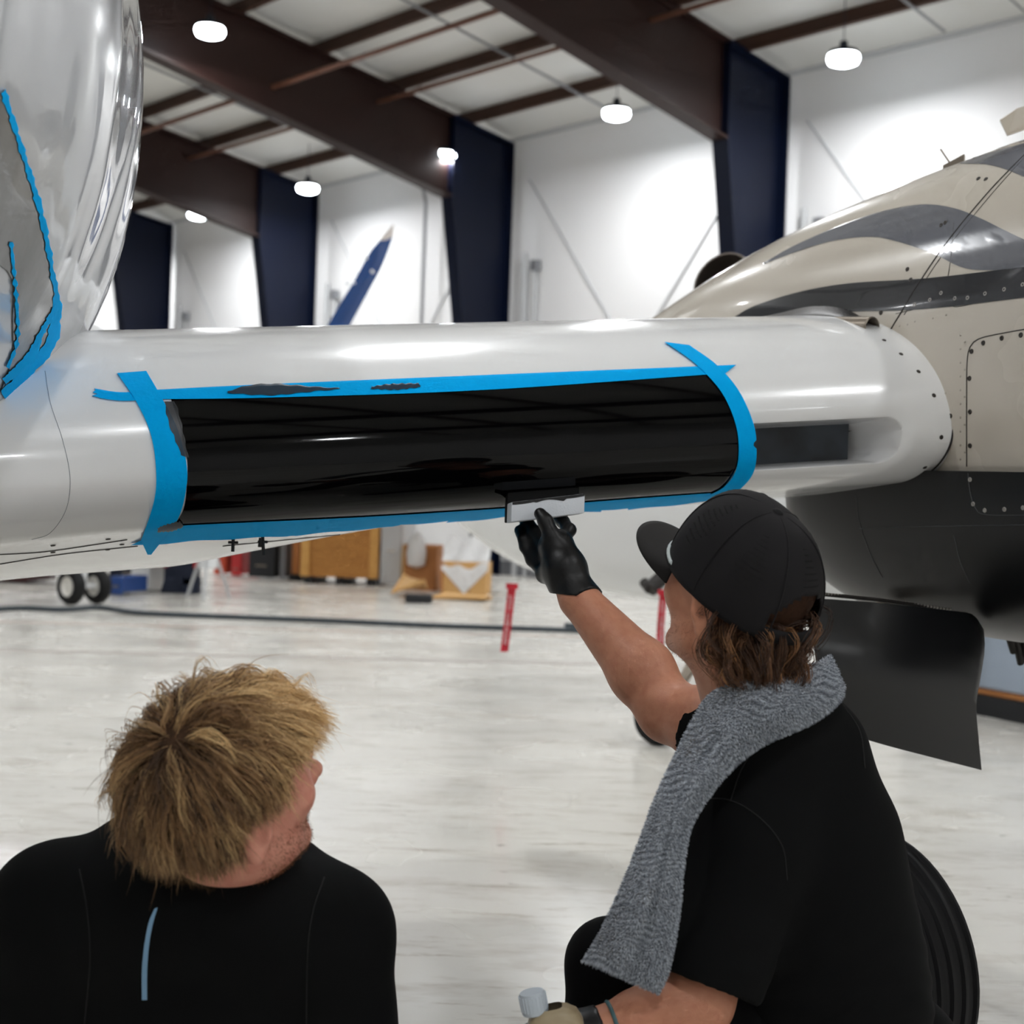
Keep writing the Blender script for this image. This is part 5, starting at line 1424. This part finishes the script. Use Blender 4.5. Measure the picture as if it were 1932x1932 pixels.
# brim
mb = MB(); G = []
for i in range(37):
    u = -1 + 2 * i / 36; row = []; th = u * 1.02
    x0, y0, z0 = cap_pt(th, 0.985)
    ext = .074 * math.sqrt(max(0, 1 - (abs(u)) ** 2.6))
    for j in range(10):
        w = j / 9; x = x0 * (1 + .10 * w * (1 - u * u)); y = y0 + ext * w; z = z0 - .006 * w - .022 * (x / .09) ** 2 * w - .004
        row.append(CP(x, y, z))
    G.append(row)
mb.grid(G); brim = mb.build('brim', mat('brim_fabric', (30, 28, 27), 0.75, spec=0.2, bump=(600, .15, 2, None, .001)), capo, smooth=60)
sol = brim.modifiers.new('thickness', 'SOLIDIFY'); sol.thickness = 0.003
# rope at the brim
mb = MB(); rp = []
for i in range(61):
    th = -1.02 + 2.04 * i / 60; x, y, z = cap_pt(th, 0.96); rp.append(CP(x * 1.03, y * 1.02 + .002, z - .0))
for k in range(2):
    pts = []
    for i in range(241):
        f = i / 240 * 60; a = int(min(59, f)); p = rp[a].lerp(rp[a + 1], f - a); an = i * .9 + k * math.pi
        pts.append(p + Vector(capR @ np.array([0, math.sin(an) * .0016, math.cos(an) * .0016])))
    mb.tube(pts, .0017, 5)
mb.build('rope', mat('rope_white', (206, 216, 216), 0.7), capo, smooth=60)
mb = MB(); mb.lathe(CP(*cap_pt(0, 0)), Vector(capR @ np.array([0, 0, 1.0])), [(.008, -.001), (.008, .003), (.004, .006), (.001, .0065)], 14); mb.build('button', m_capm, capo, smooth=60)
# seams and perforations on the crown
m_hole = mat('vent_hole', (3, 3, 4), 0.9)
for th in (math.pi * k / 3 + math.pi / 6 for k in range(6)):
    mb = MB(); mb.tube([CP(*(np.array(cap_pt(th, v)) * 1.0 + np.array([math.sin(th), math.cos(th), .6]) * .0028)) for v in np.linspace(.04, .97 if abs(th - math.pi) > .5 else .6, 26)], .0011, 5); mb.build('crown_seam', m_capm, capo, smooth=60)
mbh = MB()
for k in range(6):
    thc = math.pi * k / 3
    for a in range(-6, 7):
        for b in range(11):
            v = .30 + b * .045; th = thc + a * .058 * (.55 + .5 * (1 - v)) * 1.0
            if abs(a) > 1 + b * .62 or abs(a) > 12 - b: continue
            if opening(th, v + .05): continue
            if (a + b) % 2: v += .0
            p = np.array(cap_pt(th, v)); e = 1e-3
            du = np.array(cap_pt(th + e, v)) - p; dv = np.array(cap_pt(th, v + e)) - p; nn = np.cross(dv, du); nn /= np.linalg.norm(nn) + 1e-12
            if nn @ p < 0: nn = -nn
            mbh.lathe(CP(*(p + nn * .0026)), Vector(capR @ nn), [(.0015, 0), (.0014, .0003), (.0001, .0003)], 6)
holes = mbh.build('vent_holes', m_hole, capo, fix=False); holes['kind'] = 'stuff'
# ---- hair of man 2: wavy brown below the cap
def brown():
    rng = np.random.default_rng(23)
    c0 = np.array([0, -.012, .030]); r0 = np.array([.080, .102, .092])
    d = sph(30000, rng)
    hl = np.interp(d[:, 1], [-1, -.75, -.35, -.1, .15, .45, .55], [-.95, -.95, -.92, -.40, -.12, .0, .3])
    ok = (d[:, 2] > hl) & (d[:, 2] < -.22 + .40 * d[:, 1]) & (d[:, 1] < .42) & ((d[:, 1] < -.12) | (rng.uniform(0, 1, len(d)) < .3))
    d = d[ok][:1250]; n = len(d)
    nrm = d / r0; nrm /= np.linalg.norm(nrm, axis=1, keepdims=True); g = R2m.T @ np.array([0, 0, -1.0])
    dn = np.array([0, -.35, -1.0]); dn /= np.linalg.norm(dn)
    def tang(p):
        e = (p - c0) / r0; e /= np.linalg.norm(e, axis=1, keepdims=True) + 1e-9
        t = dn - e * (e @ dn)[:, None]; t = t / (np.linalg.norm(t, axis=1, keepdims=True) + 1e-6)
        return t
    K = 14; back = np.clip(-d[:, 1], 0, 1); side = 1 - back
    L = .105 + .065 * back + .03 * (d[:, 2] > -.5) + rng.uniform(-.02, .02, n); L = np.where(d[:, 1] > -.12, L * .35, L)
    lift = .08 + .42 * rng.uniform(0, 1, n) ** 1.3 * (.3 + back)
    P = grow(c0 + d * r0, nrm, tang(c0 + d * r0), L, K, c0, r0, lift, g, np.full(n, .85), tang, .30 + .35 * rng.uniform(0, 1, n), 8, 0.02, 0.0)
    f = np.linspace(0, 1, K)[None, :, None]
    # waves and outward curl of the ends
    ph = rng.uniform(0, 6.28, (n, 1, 1)); ax = np.cross(nrm, dn); 
    P = P + .009 * f * np.sin(ph + f * 10) * ax[:, None, :] + .008 * f * np.cos(ph + f * 10) * nrm[:, None, :]
    P = P + (.014 * rng.uniform(0, 1, n) * back)[:, None, None] * f ** 3 * nrm[:, None, :]
    m = 9; off = rng.normal(size=(n, m, 1, 3)) * .0030
    spread = np.interp(np.linspace(0, 1, K), [0, .3, .75, 1], [1, .9, .6, .4])[None, None, :, None]
    Q = P[:, None] + off * spread + rng.normal(size=(n, m, 1, 3)) * .003 * f[None] ** 2
    Q = Q.reshape(-1, K, 3)
    tone = np.clip(.35 + rng.normal(0, .25, n), 0, 1); tone = np.repeat(tone, m)
    a, b, c = np.array(lin((50, 32, 23))), np.array(lin((98, 65, 43))), np.array(lin((172, 124, 80)))
    tt = np.clip(tone[:, None] + .25 * np.linspace(0, 1, K)[None] - .1, 0, 1)[..., None]
    C = np.where(tt < .5, a + (b - a) * tt * 2, b + (c - b) * (tt - .5) * 2)
    Wp = np.einsum('ij,nkj->nki', R2m, Q) + H2c
    strands('hair', Wp, np.repeat(rng.uniform(.00035, .0007, n), m), C, HAIR, man2)
    return c0, r0
c2, r2 = brown()
hl2 = lambda y: float(np.interp(y, [-1, -.75, -.35, -.1, .15, .45, .55, 1], [-.95, -.95, -.92, -.40, -.12, .0, .3, 2]))
scalp('hair_roots', H2, R2m, c2, r2 * .985, (58, 38, 27), man2, hl2)
beard(body2m, H2, R2m, man2, (128, 84, 62), 3000, reg1, .0022, 22)
# ------------------------------------------------------------------ towel, applicator, bottle, stool
def towel_mat():
    m = bpy.data.materials.new('grey_terry'); m.use_nodes = True; nt = m.node_tree; b = nt.nodes['Principled BSDF']
    tc = nt.nodes.new('ShaderNodeTexCoord')
    n = nt.nodes.new('ShaderNodeTexNoise'); n.inputs['Scale'].default_value = 14; n.inputs['Detail'].default_value = 3; nt.links.new(tc.outputs['Object'], n.inputs['Vector'])
    w = nt.nodes.new('ShaderNodeTexWave'); w.inputs['Scale'].default_value = 75; w.inputs['Distortion'].default_value = 16.0; w.inputs['Detail'].default_value = 1.5; w.inputs['Detail Scale'].default_value = 0.8
    w.bands_direction = 'Z'; nt.links.new(tc.outputs['Object'], w.inputs['Vector'])
    vo = nt.nodes.new('ShaderNodeTexVoronoi'); vo.inputs['Scale'].default_value = 420; nt.links.new(tc.outputs['Object'], vo.inputs['Vector'])
    mx = nt.nodes.new('ShaderNodeMix'); mx.data_type = 'RGBA'; mx.inputs[6].default_value = lin((118, 122, 130)) + (1,); mx.inputs[7].default_value = lin((176, 182, 190)) + (1,)
    nt.links.new(w.outputs['Color'], mx.inputs[0])
    m2 = nt.nodes.new('ShaderNodeMix'); m2.data_type = 'RGBA'; m2.inputs[7].default_value = lin((110, 102, 94)) + (1,)
    r = nt.nodes.new('ShaderNodeMapRange'); r.inputs[1].default_value = .55; r.inputs[2].default_value = .75; r.inputs[4].default_value = .6
    nt.links.new(n.outputs[0], r.inputs[0]); nt.links.new(r.outputs[0], m2.inputs[0]); nt.links.new(mx.outputs[2], m2.inputs[6]); nt.links.new(m2.outputs[2], b.inputs['Base Color'])
    ad = nt.nodes.new('ShaderNodeMath'); ad.operation = 'ADD'; nt.links.new(w.outputs['Fac'], ad.inputs[0])
    ml = nt.nodes.new('ShaderNodeMath'); ml.operation = 'MULTIPLY'; ml.inputs[1].default_value = -.5; nt.links.new(vo.outputs['Distance'], ml.inputs[0]); nt.links.new(ml.outputs[0], ad.inputs[1])
    bp = nt.nodes.new('ShaderNodeBump'); bp.inputs['Strength'].default_value = .9; bp.inputs['Distance'].default_value = .003; nt.links.new(ad.outputs[0], bp.inputs['Height']); nt.links.new(bp.outputs[0], b.inputs['Normal'])
    b.inputs['Roughness'].default_value = .95; b.inputs['Specular IOR Level'].default_value = .1; b.inputs['Sheen Weight'].default_value = .25
    return m
rows = [((1568, 1236), (1592, 1292), 2.07, 2.04), ((1535, 1252), (1583, 1322), 1.99, 1.955), ((1470, 1275), (1530, 1362), 1.93, 1.905), ((1395, 1288), (1440, 1402), 1.905, 1.87), ((1340, 1310), (1380, 1448), 1.925, 1.855),
        ((1306, 1362), (1333, 1505), 1.925, 1.845), ((1275, 1425), (1302, 1560), 1.90, 1.84), ((1238, 1505), (1288, 1632), 1.87, 1.835), ((1203, 1600), (1282, 1702), 1.855, 1.83), ((1166, 1690), (1272, 1775), 1.85, 1.83),
        ((1128, 1768), (1256, 1842), 1.85, 1.835), ((1100, 1812), (1240, 1872), 1.85, 1.84)]
ea = resample([(*r[0], r[2] * 400) for r in rows], 90); eb = resample([(*r[1], r[3] * 400) for r in rows], 90)
top = []; bot = []
NU = 34
for i in range(90):
    rt = []; rb = []
    for j in range(NU):
        u = j / (NU - 1); q = ea[i] * (1 - u) + eb[i] * u; f = i / 89
        edge = math.sqrt(max(0, 1 - abs(2 * u - 1) ** 6)); ee = min(1, (1 - f) * 40) ; edge *= math.sqrt(max(0.02, min(1, ee)))
        Yd = q[2] / 400 - .028 * math.sin(u * math.pi) - .006 * math.sin(u * 9 + f * 5) * min(1, f * 3) * (1 if f > .45 else .4) - .010 * math.exp(-((u - .52 - .1 * (f - .5)) / .09) ** 2) * (-1 if f > .35 else 0)
        rt.append(at(q[0], q[1], Yd - .006 * edge)); rb.append(at(q[0], q[1], Yd + .006 * edge))
    top.append(rt); bot.append(rb)
mb = MB(); mb.grid(top); mb.grid(bot, flip=True)
for a, b in ((top[0], bot[0]), (top[-1], bot[-1]), ([r[0] for r in top], [r[0] for r in bot]), ([r[-1] for r in top], [r[-1] for r in bot])): mb.grid([a, b])
m_towel = towel_mat()
tw_root = tag(empty('towel', (0.25, 1.9, 0.8)), 'grey microfibre towel draped over the capped man\'s neck and shoulder', 'towel')
tw_main = mb.build('cloth', m_towel, tw_root, smooth=70)
# stitched hem and fluffy pile loops along the edges
rng = np.random.default_rng(5); n = 26000
ii = rng.uniform(0, 88.9, n); jj = rng.uniform(0, NU - 1.01, n)
edgy = rng.uniform(0, 1, n) < .25
jj = np.where(edgy, np.where(rng.uniform(0, 1, n) < .5, rng.uniform(0, .6, n), NU - 1 - rng.uniform(0.01, .6, n)), jj); bt = rng.uniform(0, 1, n) < .05; ii = np.where(bt, 88.9 - rng.uniform(0, 1.2, n), ii)
T = np.array([[list(p) for p in r] for r in top])
i0, j0 = ii.astype(int), jj.astype(int); fi, fj = (ii - i0)[:, None], (jj - j0)[:, None]
Pn = T[i0, j0] * (1 - fi) * (1 - fj) + T[i0 + 1, j0] * fi * (1 - fj) + T[i0, j0 + 1] * (1 - fi) * fj + T[i0 + 1, j0 + 1] * fi * fj
nn = np.cross(T[i0 + 1, j0] - T[i0, j0], T[i0, j0 + 1] - T[i0, j0]); nn /= np.linalg.norm(nn, axis=1, keepdims=True) + 1e-12
nn = np.where((nn[:, 1:2] > 0), -nn, nn)
out = np.zeros((n, 3)); lo_e = jj < 1; hi_e = jj > NU - 2
ev = T[i0, np.clip(j0 + 1, 0, NU - 1)] - T[i0, j0]; ev /= np.linalg.norm(ev, axis=1, keepdims=True) + 1e-12
nn = nn + np.where(lo_e[:, None], -ev * .9, 0) + np.where(hi_e[:, None], ev * .9, 0) + np.where((ii > 87.6)[:, None], np.array([-.05, 0, -.9]), 0) + rng.normal(size=(n, 3)) * .45 + np.array([0, 0, -.5])
nn /= np.linalg.norm(nn, axis=1, keepdims=True)
K = 3; PP = Pn[:, None] + nn[:, None] * (np.linspace(-.2, 1, K)[None, :, None] * rng.uniform(.0025, .0055, (n, 1, 1))) + np.array([0, 0, -1.0]) * (np.linspace(0, 1, K)[None, :, None] ** 2) * .0012
wv = .5 + .5 * np.sin(Pn[:, 2] * 1300 + 7 * np.sin(Pn[:, 0] * 75 + 2 * np.sin(Pn[:, 2] * 40)) + 6 * np.sin(Pn[:, 2] * 65 + Pn[:, 0] * 50))
Cc = (np.array(lin((124, 130, 140)))[None] * (1 - wv[:, None]) + np.array(lin((206, 213, 222)))[None] * wv[:, None])[:, None, :] * np.ones((1, K, 1))
pile = strands('pile', PP, np.full(n, .0007), Cc, hair_mat('towel_pile', .95), tw_root); pile['kind'] = 'stuff'
# ---- applicator block held against the wing
ab = tag(empty('applicator_block', at(1032, 985, 2.6)), 'white foam applicator block with black felt held by the gloved fingers', 'applicator')
bl, br_ = at(964, 985, 2.555), at(1103, 968, 2.60); tl = at(962, 945, 2.557)
ux = (br_ - bl); W_ = ux.length; ux.normalize(); uz = Vector((0, 0.12, 1)).normalized(); uy = ux.cross(uz).normalized() * -1
uy = uz.cross(ux).normalized()
if uy.y < 0: uy = -uy
Hb = 0.036; c = (bl + br_) / 2 + uz * Hb / 2 + uy * 0.014
mb = MB(); mb.box(c, ux * W_ / 2, uy * .014, uz * Hb / 2); mb.build('foam', mat('white_foam', (226, 232, 240), 0.8, bump=(300, .3, 3, None, .002)), ab, bevel=0.003, smooth=50)
mb = MB(); mb.box(c + uy * .022 + uz * .012, ux * W_ / 2 * .99, uy * .008, uz * (Hb / 2 + .010)); mb.build('felt', mat('black_felt', (8, 8, 9), 0.7, spec=.2), ab, bevel=0.003, smooth=50)
mb = MB(); G = []
for i in range(25):
    f = i / 24; row = []
    hh = .003 + .008 * (math.sin(f * 9 + .4) * .5 + .5) * (1 if .3 < f < .75 else .3)
    for v in (0, 1): row.append(c - uy * .0146 + ux * (f - .5) * W_ * .98 + uz * (Hb / 2 - .0005 - v * hh))
    G.append(row)
mb.grid(G); mb.grid([[p + uy * .0012 for p in r] for r in G], flip=True); mb.build('soaked_edge', mat('soaked_black', (14, 15, 18), 0.4), ab, smooth=60)
# ---- bottle in the left hand
bt = tag(empty('bottle', at(1035, 1990, 1.87)), 'tan plastic bottle with a white ribbed cap held at the bottom edge', 'bottle')
bc_ = at(1046, 1972, 1.86); tilt = Matrix.Rotation(math.radians(-13), 3, 'Y')
def bp(x, y, z): return bc_ + tilt @ Vector((x, y, z))
m_tan = mat('tan_plastic', (176, 160, 130), 0.4, var=(30, .3, (150, 134, 104)))
mb = MB(); G = []
prof = [(-.12, .034, .024), (-.115, .038, .027), (.0, .038, .027), (.028, .037, .026), (.040, .032, .022), (.047, .022, .018), (.050, .014, .014)]
for z, rx, ry in prof:
    row = []
    for k in range(41):
        a = 2 * math.pi * k / 40; ca, sa = math.cos(a), math.sin(a); row.append(bp(rx * math.copysign(abs(ca) ** .6, ca) + .006, ry * math.copysign(abs(sa) ** .6, sa), z))
    G.append(row)
mb.grid(G); mb.add(G[0][:-1], [list(range(40))]); mb.build('body', m_tan, bt, smooth=50)
mb = MB(); capprof = [(.0165, .0), (.0175, .002), (.0175, .024), (.0155, .028), (.001, .0285)]
mb.lathe(bp(-.016, 0, .046), tilt @ Vector((0, 0, 1)), capprof, 36)
for k in range(24):
    a = 2 * math.pi * k / 24; p0 = bp(-.016 + .0176 * math.cos(a), .0176 * math.sin(a), .051); mb.tube([p0, p0 + tilt @ Vector((0, 0, .02))], .0009, 4)
mb.build('cap', mat('cap_pale_blue_white', (202, 212, 222), 0.5), bt, smooth=40)
mb = MB(); mb.prism([bp(-.022, -.0285, -.08), bp(.012, -.0285, -.08), bp(.012, -.0285, .018), bp(-.022, -.0285, .018)], tilt @ Vector((0, .004, 0))); mb.build('label', mat('label_grey', (168, 160, 146), 0.5), bt)
mb = MB(); mb.prism([bp(.030, -.0275, -.08), bp(.037, -.0255, -.08), bp(.036, -.0255, .022), bp(.029, -.0275, .024)], tilt @ Vector((0, .004, 0))); mb.build('label_bar', m_seam, bt)
# ---- low stool under the capped man
st = tag(empty('work_stool', Vector((hip[0], hip[1], 0))), 'low round black work stool under the man in the cap', 'stool')
sp = Vector((hip[0] + .0, hip[1] + .02, 0)); sh = hip[2] - .125
mb = MB(); mb.lathe(sp, (0, 0, 1), [(.001, sh - .06), (.16, sh - .06), (.175, sh - .045), (.175, sh - .015), (.16, sh), (.001, sh)], 32); mb.build('seat', mat('stool_vinyl', (14, 14, 16), 0.45), st, smooth=50)
mb = MB(); mb.tube([sp + Vector((0, 0, .06)), sp + Vector((0, 0, sh - .05))], .022, 12); mb.build('post', m_steel, st, smooth=50)
for k in range(5):
    a = 2 * math.pi * k / 5; e = sp + Vector((math.cos(a) * .2, math.sin(a) * .2, .055)); mb = MB(); mb.tube([sp + Vector((0, 0, .07)), e], .014, 8); leg = mb.build('leg', m_dark, st, smooth=50)
    mb = MB(); mb.lathe(e + Vector((0, -.012, -.03)), (0, 1, 0), [(.001, 0), (.025, 0), (.025, .024), (.001, .024)], 14); mb.build('caster', m_dark, leg, smooth=50)
